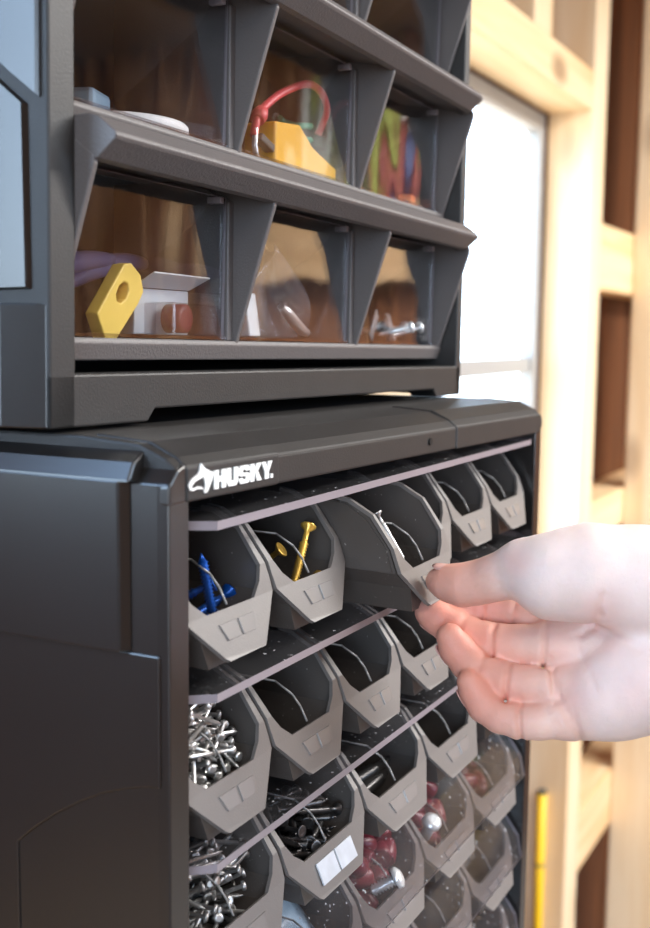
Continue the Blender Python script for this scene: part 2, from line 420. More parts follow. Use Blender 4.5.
# lids
def lid(zr, openlid, x0=.0150, x1=.3660):
    mb = MB(); T = .0030 if openlid else .0018
    if openlid:
        A = [(-.001, .0003), (.028, .0020), (.060, .0032)]
    else:
        A = [(-.0026, -.0313), (.0119, -.0107), (.0160, -.0055), (.0270, .0006), (.034, .0008)]
    ch = .010
    n = len(A)
    top, bot = [], []
    for i, (y, z) in enumerate(A):
        # offset normal
        j0, j1 = max(0, i - 1), min(n - 1, i + 1)
        d = Vector((A[j1][0] - A[j0][0], A[j1][1] - A[j0][1])).normalized(); nn = Vector((-d.y, d.x)) * T
        inset = ch if i == 0 else 0
        top.append([(x0 + inset, y + nn.x, z + nn.y), (x1 - inset, y + nn.x, z + nn.y)])
        bot.append([(x0 + inset, y, z), (x1 - inset, y, z)])
        if i == 0:      # second station gives the cut corners
            L = math.hypot(A[1][0] - y, A[1][1] - z); u = min(.9, ch / L)
            y2 = y + (A[1][0] - y) * u; z2 = z + (A[1][1] - z) * u
            top.append([(x0, y2 + nn.x, z2 + nn.y), (x1, y2 + nn.x, z2 + nn.y)]); bot.append([(x0, y2, z2), (x1, y2, z2)])
    for a, b in zip(top, top[1:]): mb.poly([a[0], a[1], b[1], b[0]], 0)
    for a, b in zip(bot, bot[1:]): mb.poly([a[0], b[0], b[1], a[1]], 0)
    mb.poly([top[0][0], bot[0][0], bot[0][1], top[0][1]], 1)
    mb.poly([top[-1][0], top[-1][1], bot[-1][1], bot[-1][0]], 1)
    for s_ in (0, 1):
        for i in range(len(top) - 1):
            mb.poly([top[i][s_], top[i + 1][s_], bot[i + 1][s_], bot[i][s_]], 1)
    # thicker front lip
    if openlid:
        pass
    else:
        pass
    bmesh.ops.remove_doubles(mb.bm, verts=mb.bm.verts, dist=1e-6)
    o = mb.build('lid', [M['lid'], M['lidedge']], low)
    o.location = (0, 0, LZ + zr)
    # hinge pins
    return o
for r, (zr, n) in enumerate(ROWS):
    dz = [.0003, .0022, -.0010, 0, 0, 0][r]
    o = lid(zr + dz, r < 3)
    o['label'] = 'clear lid flipped open' if r < 3 else 'clear lid closed over its bins'

# ------------------------------------------------------------------ grey storage bins
def bin_meshes(big):
    h = .0338 if big else .0281
    tip = .0187 if big else .0125
    op = .0208 if big else .0150
    P = [(.034, -.0005, h, h - .0020), (.0285, -.0012, h, h - .0020), (.0180, -.0066, h, h - .0022), (.0085, -.0190, h, h - .0034), (.0066, -.0240, h, h - .0070),
         (.0050, -.0285, h * .985, op)]
    Fb = (-.0020, -.0437, tip)
    mb = MB()
    # front ring + face plate
    for sx in (-1, 1):
        for a, b in zip(P, P[1:]):
            mb.poly([(sx * a[2], a[0], a[1]), (sx * a[3], a[0], a[1]), (sx * b[3], b[0], b[1]), (sx * b[2], b[0], b[1])])
    L = P[-1]
    mid = (.0034, -.0322)
    mb.poly([(-L[2], L[0], L[1]), (-L[3], L[0], L[1]), (L[3], L[0], L[1]), (L[2], L[0], L[1]), (tip + .0008, Fb[0] + .0008, Fb[1] + .0012), (tip - .0012, Fb[0], Fb[1]), (-tip + .0012, Fb[0], Fb[1]), (-tip - .0008, Fb[0] + .0008, Fb[1] + .0012)])
    bmesh.ops.remove_doubles(mb.bm, verts=mb.bm.verts, dist=1e-6)
    front = mb.mesh('face_frame', M['grey'])
    # hopper body
    mb = MB()
    YB = .135
    h2 = h - .0010
    zb = -.0462
    out = [(.0285, -.0018, h2), (.0190, -.0072, h2), (.0098, -.0195, h2), (.0066, -.0285, h2), (.0030, -.0352, h2 - (h2 - tip) * .45)]
    B = (.0048, zb, tip + .0010)
    for sx in (-1, 1):
        for a, b in zip(out, out[1:]):
            mb.poly([(sx * a[2], a[0], a[1]), (sx * b[2], b[0], b[1]), (sx * b[2], YB, b[1]), (sx * a[2], YB, a[1])])
        a = out[-1]
        mb.poly([(sx * a[2], a[0], a[1]), (sx * B[2], B[0], B[1]), (sx * B[2], YB, B[1]), (sx * a[2], YB, a[1])])
        # the shallow stepped panel on each flank
        e = .0007
        pn = [(.100, -.0030), (.0300, -.0030), (.0200, -.0085), (.0118, -.0190), (.0088, -.0262), (.0090, -.0275), (.0130, -.0285), (.0176, -.0315), (.0210, -.0262), (.0260, -.0236), (.100, -.0215)]
        pn = [(.100, -.0030), (.0300, -.0030), (.0205, -.0085), (.0118, -.0190), (.0086, -.0280), (.0200, -.0278), (.0240, -.0240), (.0290, -.0236), (.0345, -.0225), (.100, -.0215)]
        mb.prism([(p[0], p[1]) for p in pn], 0, sx * (h2 - .0002), sx * (h2 + e))
    mb.poly([(-B[2], B[0], B[1]), (B[2], B[0], B[1]), (B[2], YB, B[1]), (-B[2], YB, B[1])])
    fz = out[-1]
    mb.poly([(-fz[2], fz[0], fz[1]), (fz[2], fz[0], fz[1]), (B[2], B[0], B[1]), (-B[2], B[0], B[1])])
    mb.poly([(-h2, YB, -.0018)] + [(-p[2], YB, p[1]) for p in out[1:]] + [(-B[2], YB, B[1]), (B[2], YB, B[1])] + [(p[2], YB, p[1]) for p in out[:0:-1]] + [(h2, YB, -.0018)])
    bmesh.ops.remove_doubles(mb.bm, verts=mb.bm.verts, dist=1e-6)
    body = mb.mesh('hopper', M['binshade'])
    # label holder: two shallow raised frames on the face
    mb = MB()
    def fp(u, t):       # u across, t 0..1 down the face
        y = L[0] + (Fb[0] - L[0]) * t; z = L[1] + (Fb[1] - L[1]) * t
        return Vector((u, y, z))
    nrm = Vector((0, -(L[1] - Fb[1]), (L[0] - Fb[0]))).normalized()
    w0, w1 = (.0155, .0125) if big else (.0112, .0088)
    t0, t1 = .26, .62
    for u0, u1, v0, v1 in ((-w0, -.0005, -w1, -.0005), (.0005, w0, .0005, w1)):
        q = [(u0, t0), (u1, t0), (v1, t1), (v0, t1)]
        A = [fp(u, t) + nrm * .0004 for u, t in q]
        cx = sum((Vector(a) for a in A), Vector()) / 4
        B = [a + (cx - a) * .07 + nrm * .0009 for a in A]
        mb.poly(A); mb.poly(B[::-1])
        for k in range(4): mb.poly([A[k], B[k], B[(k + 1) % 4], A[(k + 1) % 4]])
    lab = mb.mesh('label_holder', M['labelgrey'])
    # clear divider standing along the middle
    mb = MB()
    mb.prism([(.0062, -.0278), (.0092, -.0222), (.0130, -.0180), (.0205, -.0140), (.060, -.0135), (.125, -.0135), (.125, -.0445), (.0075, -.0445)], 0, -.0004, .0004)
    for a, b in zip([(.0062, -.0278), (.0092, -.0222), (.0130, -.0180), (.0205, -.0140), (.060, -.0135)], [(.0092, -.0222), (.0130, -.0180), (.0205, -.0140), (.060, -.0135), (.125, -.0135)]):
        mb.tube([(0, a[0], a[1]), (0, b[0], b[1])], .00042, 6, mi=1)
    dv = mb.mesh('divider', [M['divider'], M['divedge']])
    return dict(face_frame=front, hopper=body, label_holder=lab, divider=dv)
BM = {5: bin_meshes(True), 6: bin_meshes(False)}

def visible(p):
    q = CAM_R @ (np.array(p) - CAM_P)
    x = 325 + CAM_F * q[0] / q[2]; y = 464 + CAM_F * q[1] / q[2]
    return x, y
def make_bin(n, divider=True):
    t = empty('storage_bin')
    for nm, me in BM[n].items():
        if nm == 'divider' and not divider: continue
        o = bpy.data.objects.new(nm, me); link(o, t)
        if nm in ('face_frame', 'hopper'):
            s = o.modifiers.new('thick', 'SOLIDIFY'); s.thickness = .0016 if nm == 'face_frame' else .0013; s.offset = 0
            b = o.modifiers.new('bevel', 'BEVEL'); b.width = .0005; b.segments = 2; b.limit_method = 'ANGLE'; b.angle_limit = math.radians(30)
    return t
ordn = ['first', 'second', 'third', 'fourth', 'fifth', 'sixth']
rown = ['top row', 'second row', 'third row', 'fourth row', 'fifth row', 'bottom row']
CONT = {(0, 0): 'holding blue screws', (0, 1): 'holding yellow screws', (0, 2): 'pulled out by the hand',
        (1, 0): 'heaped with silver nails', (2, 0): 'heaped with loose steel nails, below the nail bin', (2, 1): 'holding black screws, with a shiny label',
        (2, 2): 'holding black threaded rods', (3, 1): 'with a pale blue packet coloured like the sheen on its closed lid', (3, 2): 'full of dark red caps under a closed lid',
        (3, 3): 'with red caps and a silver screw', (3, 4): 'with a few red caps under a closed lid', (4, 4): 'holding a pale plastic packet under a closed lid'}
BINS = {}
protos = {}
for r, (zr, n) in enumerate(ROWS):
    for k in range(n):
        x = colx(n, k)
        if n not in protos:
            b = protos[n] = make_bin(n)
        else:
            b = copy_tree(protos[n])
        BINS[(r, k)] = b
        dy = -.0235 if (r, k) == (0, 2) else 0.0
        b.location = (x, dy, zr)
        if dy: b.location = (x, dy, zr - .0030); b.rotation_euler = (math.radians(1.4), 0, math.radians(1.0))
        c = CONT.get((r, k), 'empty inside' if r < 3 else 'under a closed lid')
        tag(b, 'grey bin %s, %s in the %s' % (c, ordn[k], rown[r]), 'bin', 'grey bins in the lower cabinet')

# shiny label on the black-screw bin
b = BINS[(2, 1)]
def bin_face_card(parent, name, m, u0, u1, t0, t1):
    L = (.0050, -.0285); Fb = (-.0020, -.0437)
    nrm = Vector((0, -(L[1] - Fb[1]), (L[0] - Fb[0]))).normalized()
    mb = MB()
    def q(u, t, e): return Vector((u, L[0] + (Fb[0] - L[0]) * t, L[1] + (Fb[1] - L[1]) * t)) + nrm * e
    A = [q(u0, t0, .0010), q(u1, t0, .0010), q(u1, t1, .0010), q(u0, t1, .0010)]
    B = [q(u0, t0, .0016), q(u1, t0, .0016), q(u1, t1, .0016), q(u0, t1, .0016)]
    mb.poly(A); mb.poly(B[::-1])
    for i in range(4): mb.poly([A[i], B[i], B[(i + 1) % 4], A[(i + 1) % 4]])
    return mb.build(name, m, parent)
M['label'] = plastic('glossy_label', (200, 206, 214), rough=.12, spec=.9, var=.25, vscale=120)
for u0, u1 in ((-.0150, -.0006), (.0006, .0150)):
    o = bin_face_card(b, 'label_card', M['label'], u0, u1, .22, .74)
    o['label'] = 'glossy pale label'

# ------------------------------------------------------------------ fasteners
def screw_mesh(name, m, L, r, head, thread=True, seg=10, pitch=.0016, csk=True):
    """screw along +z: tip at 0, head at L"""
    mb = MB(); prof = [(r * .05, 0)]
    z = L * .10
    prof.append((r * .8, z))
    if thread:
        while z < L * .74:
            prof += [(r * .72, z), (r * 1.15, z + pitch * .5)]; z += pitch
    prof += [(r * .72, z), (r * .72, L - head * .75)]
    if csk: prof += [(head * .95, L - .0006), (head, L), (head * .9, L + .0002), (head * .45, L - .0003)]
    else: prof += [(r * .72, L - head * .6), (head, L - head * .5), (head * .95, L - head * .1), (head * .5, L + head * .15)]
    mb.lathe(prof, seg)
    return mb.mesh(name, m)
def nail_mesh(name, m, L, r, head):
    mb = MB()
    mb.lathe([(r * .05, 0), (r, r * 3), (r, L - .0012), (head, L - .0010), (head, L), (head * .6, L + .0003)], 8)
    return mb.mesh(name, m)
def place(me, name, p, d, label, cat, group=None, roll=0):
    o = bpy.data.objects.new(name, me); link(o)
    q = Vector(d).normalized().to_track_quat('Z', 'Y')
    o.rotation_mode = 'QUATERNION'; o.rotation_quaternion = q; o.location = p
    return tag(o, label, cat, group)

me_b = screw_mesh('screw', M['bluescrew'], .028, .0017, .0033, pitch=.0013)
for p, d in (((.0428, .0170, -.0635), (.13, -.12, -.95)), ((.0440, .034, -.0900), (.60, -.56, .05)), ((.0400, .024, -.0895), (.80, -.10, .22)), ((.0400, .040, -.0890), (.45, -.55, .35))):
    place(me_b, 'screw', p, d, 'blue coated screw in the first bin of the top row', 'screw', 'blue screws')
me_y = screw_mesh('screw', M['brass'], .030, .0016, .0033, pitch=.0013)
place(me_y, 'screw', (.0985, .0125, -.0880), (.64, .10, .78), 'yellow zinc screw standing upright in the second bin of the top row', 'screw', 'yellow screws')
place(me_y, 'screw', (.1010, .0440, -.0910), (.12, -.72, .56), 'yellow zinc screw leaning behind the upright one', 'screw', 'yellow screws')
place(me_y, 'screw', (.0920, .018, -.0870), (.98, -.18, .02), 'yellow zinc screw lying flat below the upright one', 'screw', 'yellow screws')

rng = random.Random(11)
def heap(mes, count, xc, zr, half, y0, y1, zlo, zhi, name, label, cat, group, steep=.5):
    for i in range(count):
        me, L = mes[i % len(mes)]
        u = (i + .5) / count
        z = zr + zlo + (zhi - zlo) * u
        hw = half * (.55 + .45 * min(1, (z - zr - zlo) / max(1e-6, zhi - zlo) + .3))
        for _ in range(60):
            a = rng.uniform(0, 2 * math.pi); s = rng.uniform(-.3, steep)
            d = Vector((math.cos(a), math.sin(a), s)).normalized()
            p = Vector((xc + rng.uniform(-hw, hw), rng.uniform(y0, y1), z))
            e = p + d * L
            floor_z = zr - .0458
            if abs(e.x - xc) < half and abs(p.x - xc) < half and y0 < e.y < y1 and e.z < zr - .006 and e.z > floor_z:
                # keep clear of the sloping front
                def frontok(v):
                    t = (v.z - zr); fy = .0075 + max(0, (t + .0285)) * .55
                    return v.y > fy
                wall = lambda v: abs(v.x - xc) < (half if v.z - zr > -.028 else half - (half - .012) * min(1, (-.028 - (v.z - zr)) / .018))
                if frontok(e) and frontok(p) and wall(e) and wall(p): break
        else: continue
        place(me, name, p, d, label, cat, group)
nl = [(nail_mesh('nail', M['steel'], L, .00080, .0018), L) for L in (.021, .024, .019)]
nd = [(nail_mesh('nail', M['dullsteel'], L, .00085, .0019), L) for L in (.024, .027, .021)]
heap(nl + nd[:1], 125, colx(6, 0) + .002, ROWS[1][0], .0240, .0065, .038, -.040, -.012, 'nail', 'short silver nail in the heap in the first bin of the second row', 'nail', 'silver nails')
heap(nd + nl[:1], 130, colx(5, 0) + .002, ROWS[2][0], .0300, .0065, .042, -.040, -.010, 'nail', 'steel nail in the heap in the first bin of the third row', 'nail', 'steel nails')
bs = [(screw_mesh('screw', M['blacksteel'], L, .0013, .0027, pitch=.0013), L) for L in (.026, .030)]
heap(bs, 60, colx(5, 1), ROWS[2][0], .0300, .0065, .044, -.041, -.018, 'screw', 'black screw in the pile above the shiny label', 'screw', 'black screws', steep=.25)
# black threaded rods
me = screw_mesh('threaded_rod', M['blacksteel'], .058, .0030, .0030, pitch=.0022)
for p, d in (((.159, .030, -.1985), (1, -.12, .03)), ((.160, .022, -.2015), (1, .02, .0)), ((.158, .036, -.2030), (1, -.05, .02))):
    mm = screw_mesh('threaded_rod', M['blacksteel'], .050, .0030, .0030, pitch=.0022) if False else me
    place(me, 'threaded_rod', (p[0] + .003, p[1], p[2]), d, 'black threaded rod lying across the third bin of the third row', 'rod', 'black threaded rods')
# thin grey screws in the pulled bin
me = screw_mesh('screw', M['dullsteel'], .0235, .0012, .0024, pitch=.0010)
for p, d in (((.1440, -.0150, -.0815), (-.0022, .0112, .0185)), ((.1462, -.0125, -.0820), (-.0040, .0120, .0170)), ((.1470, -.0125, -.0835), (-.0080, .0130, .0150)), ((.1500, -.0120, -.0845), (-.0110, .0140, .0120)), ((.1560, -.0100, -.0845), (-.0150, .0120, .0070))):
    place(me, 'screw', p, d, 'thin grey threaded screw in the pulled-out bin', 'screw', 'thin grey screws')
# small pin at the face of the fourth bin in the second row
me = nail_mesh('nail', M['steel'], .016, .0013, .0022)
place(me, 'nail', (colx(6, 3) - .010, .024, -.1500), (-.1, -.75, .55), 'single silver pin poking from the fourth bin of the second row', 'nail')
# red caps
def cap_mesh():
    mb = MB(); mb.lathe([(.0048, 0), (.0053, .0012), (.0051, .0055), (.0040, .0100), (.0028, .0127), (.0009, .0135)], 14); return mb.mesh('wire_cap', M['red'])
mc = cap_mesh()
def caps(k, cnt, zlo, zhi, label):
    xc = colx(5, k); zr = ROWS[3][0]
    for i in range(cnt):
        u = (i + .5) / cnt; z = zr + zlo + (zhi - zlo) * u
        hw = .010 + .014 * u
        a = rng.uniform(0, 6.28)
        d = Vector((math.cos(a) * .9, abs(math.sin(a)) * .6, rng.uniform(-.05, .7)))
        place(mc, 'wire_cap', (xc + rng.uniform(-hw, hw), rng.uniform(.0125 + max(0, u - .45) * .016, .036), z), d, label, 'wire cap', 'red caps in row four')
caps(2, 60, -.039, -.013, 'dark red plastic cap in the full bin under the closed lid')
caps(3, 44, -.039, -.018, 'red plastic cap beside the silver bit under the closed lid')
caps(4, 18, -.039, -.028, 'red plastic cap in the last bin of the fourth row')
me = screw_mesh('screw', M['zinc'], .016, .0026, .0052, csk=False)
place(me, 'screw', (colx(5, 3) - .014, .014, ROWS[3][0] - .028), (-.3, -.4, .8), 'silver round-headed screw beside the red caps', 'screw')
place(me, 'screw', (colx(5, 2) - .008, .014, ROWS[3][0] - .028), (.3, -.6, .4), 'silver screw at the front of the dark red caps', 'screw')
# packets
def packet(name, m, x, y, z, w, d, t, rot, label, cat):
    mb = MB(); nx, ny = 8, 6
    for s_ in (1, -1):
        V = [[mb.bm.verts.new(((i / nx - .5) * w, (j / ny - .5) * d, s_ * t * .5 * (math.sin(math.pi * i / nx) * math.sin(math.pi * j / ny)) ** .6 + .0012 * math.sin(i * 2.1 + j * 1.3))) for j in range(ny + 1)] for i in range(nx + 1)]
        for i in range(nx):
            for j in range(ny): mb.bm.faces.new((V[i][j], V[i + 1][j], V[i + 1][j + 1], V[i][j + 1])).smooth = True
    bmesh.ops.remove_doubles(mb.bm, verts=mb.bm.verts, dist=1e-6)
    o = mb.build(name, m); o.location = (x, y, z); o.rotation_euler = rot
    return tag(o, label, cat)
packet('packet', M['bluecard'], colx(5, 1), .034, ROWS[3][0] - .0205, .050, .034, .012, (math.radians(38), 0, 0), 'pale blue packet coloured like the sheen on the lid, in the second bin of the fourth row', 'packet')  # guessed packet; its pale blue paints in the sheen of the closed lid
packet('packet', M['frosted'], colx(5, 4), .036, ROWS[4][0] - .0225, .050, .036, .012, (math.radians(35), 0, 0), 'pale see-through plastic packet in the last bin of the fifth row', 'packet')

# ------------------------------------------------------------------ upper cabinet
UO = Vector((0.0, .045, -.0201))
up = empty('tilt_bin_cabinet', UO, (0, .0150, .012))
tag(up, 'upper black cabinet of three rows of clear tilt-out bins, stacked on the lower one', 'cabinet')
UROT = Euler((0, .0150, .012)).to_matrix()
def uw(p): return UO + UROT @ Vector(p)
TOPZ = .290; Z0 = .0216        # tray bottom of first row (local)
mb = MB()
# stiles, rails
mb.prism([(0, .0), (.0126, 0), (.0126, .02), (.008, .22), (0, .22)], 2, 0.0002, TOPZ)
mb.prism([(.3660, 0), (.3740, 0), (.3740, .22), (.3690, .22), (.3660, .02)], 2, 0.0002, TOPZ)
# bottom rail with raised middle and two feet
mb.prism([(.0, .0002), (.0525, .0002), (.0570, .0046), (.330, .0046), (.3345, .0002), (.3740, .0002), (.3740, .0174), (.0, .0174)], 1, 0, .016)
mb.box(.0126, .366, .016, .2, .0046, .0150)
mb.box(.0, .374, .0, .22, TOPZ - .012, TOPZ)
ucase = mb.build('case_frame', M['blackrail'], up, bevel=.0008)
# side details: raised panels on the left flank
mb = MB()
def sidepanel(pts, e0, e1, ins):
    n = len(pts); cx = sum(p[0] for p in pts) / n; cz = sum(p[1] for p in pts) / n
    A = [(e0, p[0], p[1]) for p in pts]
    B = []
    for p in pts:
        dx, dz = cx - p[0], cz - p[1]; L = math.hypot(dx, dz)
        B.append((e1, p[0] + dx / L * ins, p[1] + dz / L * ins))
    mb.poly(B)
    for i in range(n): mb.poly([A[i], B[i], B[(i + 1) % n], A[(i + 1) % n]])
sidepanel([(.0025, .290), (.0030, .1020), (.0140, .1100), (.16, .235), (.16, .290)], .0, -.0020, .0012)
sidepanel([(.0080, .1005), (.0070, .0440), (.21, .0400), (.21, .255)], .0, -.0020, .0012)
# lower plinth of the flank, standing proud, with a sloped front
mb.prism([(.0, .0010), (-.0045, .0160), (-.0045, .205), (.0, .21)], 2, .0004, .0395)
mb.build('flank_panel', M['black'], up, bevel=.0006)
mb = MB(); mb.box(.008, .369, .2, .22, .012, TOPZ - .012)
mb.build('back_panel', M['inner'], up)
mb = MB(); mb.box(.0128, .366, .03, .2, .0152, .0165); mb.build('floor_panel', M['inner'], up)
FX = [.0142, .1302, .2478, .3640]
PITCH = .0775
def rack():
    mb = MB()
    # tray front and floor
    mb.prism([(.012, .0), (.0100, .0060), (.0108, .0078), (.0140, .0078), (.0140, .0026), (.075, .0026), (.075, 0)], 0, .0130, .3656)
    # lip rail above
    RP = [(.0105, .0774), (-.0050, .0778), (-.0085, .0768), (-.0152, .0716), (-.0158, .0704), (-.0150, .0692), (-.0085, .0638), (-.0050, .0632), (.0000, .0664), (.0400, .0730), (.0400, .0774)]
    st = []
    for x, pull in ((.0132, 0), (.352, 0), (.3575, .0012), (.3618, .0040), (.3645, .0078), (.3656, .0120)):
        st.append([mb.bm.verts.new((x, min(max(p[0] + pull, p[0]) if p[0] < .005 else p[0], .0105 if p[0] < .0106 else .04), p[1])) for p in RP])
    n = len(RP)
    for a, b in zip(st, st[1:]):
        for k in range(n): mb.bm.faces.new((a[k], b[k], b[(k + 1) % n], a[(k + 1) % n]))
    mb.bm.faces.new(st[0]); mb.bm.faces.new(st[-1][::-1])
    # fins
    for i, x in enumerate(FX):
        t = .0012
        mb.prism([(.0125, .0), (.0104, .0070), (-.0070, .0622), (-.0068, .0650), (.0, .0700), (.070, .0735), (.070, .0)], 0, x - t, x + t)
        if 0 < i < 3:
            mb.prism([(.012, .0078), (.012, .064), (.030, .0735), (.070, .0735), (.070, .0078)], 0, x - .0050, x + .0050)
    return mb
rk = None
for r in range(3):
    if rk is None:
        rk = rack().build('bin_rack', M['rack'], up, bevel=.0006); o = rk
    else:
        o = rk.copy(); C.objects.link(o); o.parent = up
    o.location = (0, 0, Z0 + PITCH * r)

def tilt_bin_proto():
    t = empty('tilt_bin')
    w = .1048 / 2
    YF, YBk, Zb, Zt = .0135, .068, .0082, .0655
    # pane, gently bowed
    mb = MB(); n = 1; T = .0014
    fr, bk = [], []
    for i in range(n + 1):
        u = -1 + 2 * i / n; bow = 0.0
        fr.append([(u * w, YF + bow, Zb), (u * w, YF + bow - .0006, Zt)]); bk.append([(u * w, YF + bow + T, Zb), (u * w, YF + bow - .0006 + T, Zt)])
    rows_f = [[mb.bm.verts.new(p) for p in a] for a in fr]; rows_b = [[mb.bm.verts.new(p) for p in a] for a in bk]
    for i in range(n):
        a, b = rows_f[i], rows_f[i + 1]; f = mb.bm.faces.new((a[0], b[0], b[1], a[1]))
        a, b = rows_b[i], rows_b[i + 1]; f = mb.bm.faces.new((a[1], b[1], b[0], a[0]))
        for e in (0, 1):
            f = mb.bm.faces.new((rows_f[i][e], rows_b[i][e], rows_b[i + 1][e], rows_f[i + 1][e])); f.material_index = 1
    for i in (0, n):
        f = mb.bm.faces.new((rows_f[i][0], rows_f[i][1], rows_b[i][1], rows_b[i][0])); f.material_index = 1
    mb.build('front_pane', [M['clear'], M['lidedge']], t)
    mb = MB()
    mb.box(-w, w, YF + T, YBk, Zb, Zb + .0012)
    mb.box(-w, w, YBk - .0012, YBk, Zb, .030)
    mb.box(-w, w, YF - .0010, YF + .0006, Zb - .0002, Zb + .0012)
    for s_ in (-1, 1):
        x0, x1 = (s_ * w, s_ * (w - .0012))
        mb.prism([(YF + T, Zb + .0013), (YF + T - .0016, Zt), (YF + .006, Zt), (YF + .014, Zt - .010), (.045, .044), (YBk - .0013, .030), (YBk - .0013, Zb + .0013)], 0, min(x0, x1), max(x0, x1))
    mb.build('tray_shell', M['clear'], t)
    for s_ in (-1, 1):
        mb = MB()
        mb.box(s_ * (w - .006) - .0014, s_ * (w - .006) + .0014, YF - .0025, YF + .004, Zt - .0030, Zt - .0002, bev=.0004)
        mb.build('catch', M['lidedge'], t)
    return t
TB = {}
tb = None
what = {(0, 0): 'holding a yellow cutter and a white carton', (0, 1): 'holding a crumpled clear bag', (0, 2): 'holding zinc washers and screws',
        (1, 0): 'holding a white disc', (1, 1): 'holding a red wire and a yellow block', (1, 2): 'holding one small orange piece',
        (2, 0): 'above the white disc bin', (2, 1): 'above the red wire bin', (2, 2): 'at the top right corner'}
for r in range(3):
    for k in range(3):
        if r == 2 and k == 0: continue
        if tb is None: tb = b = tilt_bin_proto()
        else: b = copy_tree(tb)
        xc = (FX[k] + FX[k + 1]) / 2
        b.location = uw((xc, 0, Z0 + PITCH * r)); b.rotation_euler = (0, .0150, .012)
        b.scale = (1, 1, 1)
        TB[(r, k)] = b
        tag(b, 'clear tilt-out bin %s, %s of %s row' % (what[(r, k)], ['left', 'middle', 'right'][k], ['lowest', 'middle', 'top'][r]), 'bin', 'clear tilt-out bins')

# ---- things inside the clear bins
def fl(r): return Z0 + PITCH * r + .0096      # floor of a clear bin, local z
def setu(o, p, rot=(0, 0, 0)):
    o.location = uw(p); o.rotation_euler = (UROT @ Euler(rot).to_matrix()).to_euler(); return o
# yellow cutter handle with a hole
mb = MB()
ol = [(-.020, -.008), (-.017, -.0115), (.012, -.0115), (.020, -.010), (.0235, -.002), (.021, .008), (.016, .0115), (-.016, .0085)]
A = [mb.bm.verts.new((p[0], -.0035, p[1])) for p in ol]; B = [mb.bm.verts.new((p[0], .0035, p[1])) for p in ol]
hole = [(.006 + .0062 * math.cos(a * math.pi / 4), .002 + .0042 * math.sin(a * math.pi / 4)) for a in range(8)]
H1 = [mb.bm.verts.new((p[0], -.0035, p[1])) for p in hole]; H2 = [mb.bm.verts.new((p[0], .0035, p[1])) for p in hole]
for lp, hp in ((A, H1), (B, H2)):
    es = []
    for q in (lp, hp):
        for i in range(len(q)):
            es.append(mb.bm.edges.new((q[i], q[(i + 1) % len(q)])))
    bmesh.ops.triangle_fill(mb.bm, edges=es, use_beauty=True)
for P_, Q_ in ((A, B), (H1, H2)):
    for i in range(len(P_)): mb.bm.faces.new((P_[i], Q_[i], Q_[(i + 1) % len(P_)], P_[(i + 1) % len(P_)]))
o = mb.build('cutter', M['paleyellow'], bevel=.0008)
o.scale = (.78, .8, .74); setu(o, (.0645, .0245, fl(0) + .0108), (0, math.radians(-43), math.radians(2)))
tag(o, 'pale yellow flat cutter with a hole, leaning in the left lowest clear bin', 'cutter')
# white carton
cart = empty('carton'); 
mb = MB(); mb.box(-.016, .016, -.009, .009, 0, .0180, bev=.0006); mb.build('box_body', M['paper'], cart)
mb = MB(); mb.poly([(-.016, -.009, .0185), (.016, -.009, .0185), (.020, -.017, .0235), (-.013, -.017, .0240)]); mb.build('flap', M['paper'], cart, solid=.0006)
setu(cart, (.1040, .038, fl(0)), (0, 0, math.radians(-8)))
tag(cart, 'small white open carton behind the yellow cutter', 'carton')
# violet strips
for i, (x0, z0, x1, z1, yy) in enumerate(((.030, .012, .098, .030, .050), (.072, .018, .128, .0300, .054))):
    mb = MB(); pts = []
    for j in range(13):
        u = j / 12; pts.append((x0 + (x1 - x0) * u, yy, fl(0) + z0 + (z1 - z0) * u + .004 * math.sin(u * math.pi)))
    rr = [.0012 + .0032 * math.sin(math.pi * min(1, max(0, (j + .3) / 12.6))) ** .5 for j in range(13)]
    mb.tube(pts, rr, 10)
    o = mb.build('plastic_strip', M['purple'], None); setu(o, (0, 0, 0))
    tag(o, ['curved violet plastic strip behind the yellow cutter', 'curved violet plastic strip above the white carton'][i], 'strip')
# small clear case with maroon reel
cs = empty('clear_case')
mb = MB(); mb.box(-.0175, .0175, -.007, .007, 0, .0125, bev=.0008); mb.build('case_shell', M['clear'], cs)
mb = MB(); mb.lathe([(.003, -.004), (.0058, -.004), (.0058, .004), (.003, .004)], 20); q = mb.build('reel', M['maroon'], cs); q.rotation_euler = (math.radians(90), 0, 0); q.location = (-.004, 0, .0065)
setu(cs, (.1080, .0230, fl(0)), (0, 0, math.radians(3)))
tag(cs, 'small clear case with a maroon reel in the left lowest clear bin', 'case')
# clear bag (crumpled), with a bright handle in front
mb = MB(); nx, ny = 18, 16
V = []
for i in range(nx + 1):
    row = []
    for j in range(ny + 1):
        u = i / nx; v = j / ny
        w = .041 * (1 - v) ** .8 + .0015
        x = .0085 * math.sin(v * 2.2) - .004 + (u - .5) * 2 * w
        y = .004 * math.sin(u * 9 + v * 5) * (1 - v * .4) + .006 * math.sin(u * 3.1) - .004 * v
        z = .0405 * v + .0022 * math.sin(u * 13 + v * 3) * v
        row.append(mb.bm.verts.new((x, y, max(.0002, z))))
    V.append(row)
for i in range(nx):
    for j in range(ny): mb.bm.faces.new((V[i][j], V[i + 1][j], V[i + 1][j + 1], V[i][j + 1])).smooth = True
o = mb.build('plastic_bag', M['bag'], solid=.0004); o.scale = (1.1, 1, 1.05); setu(o, (.197, .034, fl(0)))
tag(o, 'crumpled clear plastic bag in the middle lowest clear bin', 'bag')
mb = MB(); mb.tube([(-.015, 0, .0145), (-.009, 0, .0118), (.000, 0, .0068), (.006, 0, .0040), (.011, 0, .0028)], [.0016, .0026, .0028, .0026, .0020], 10)
o = mb.build('metal_handle', M['steel']); setu(o, (.2030, .0215, fl(0)))
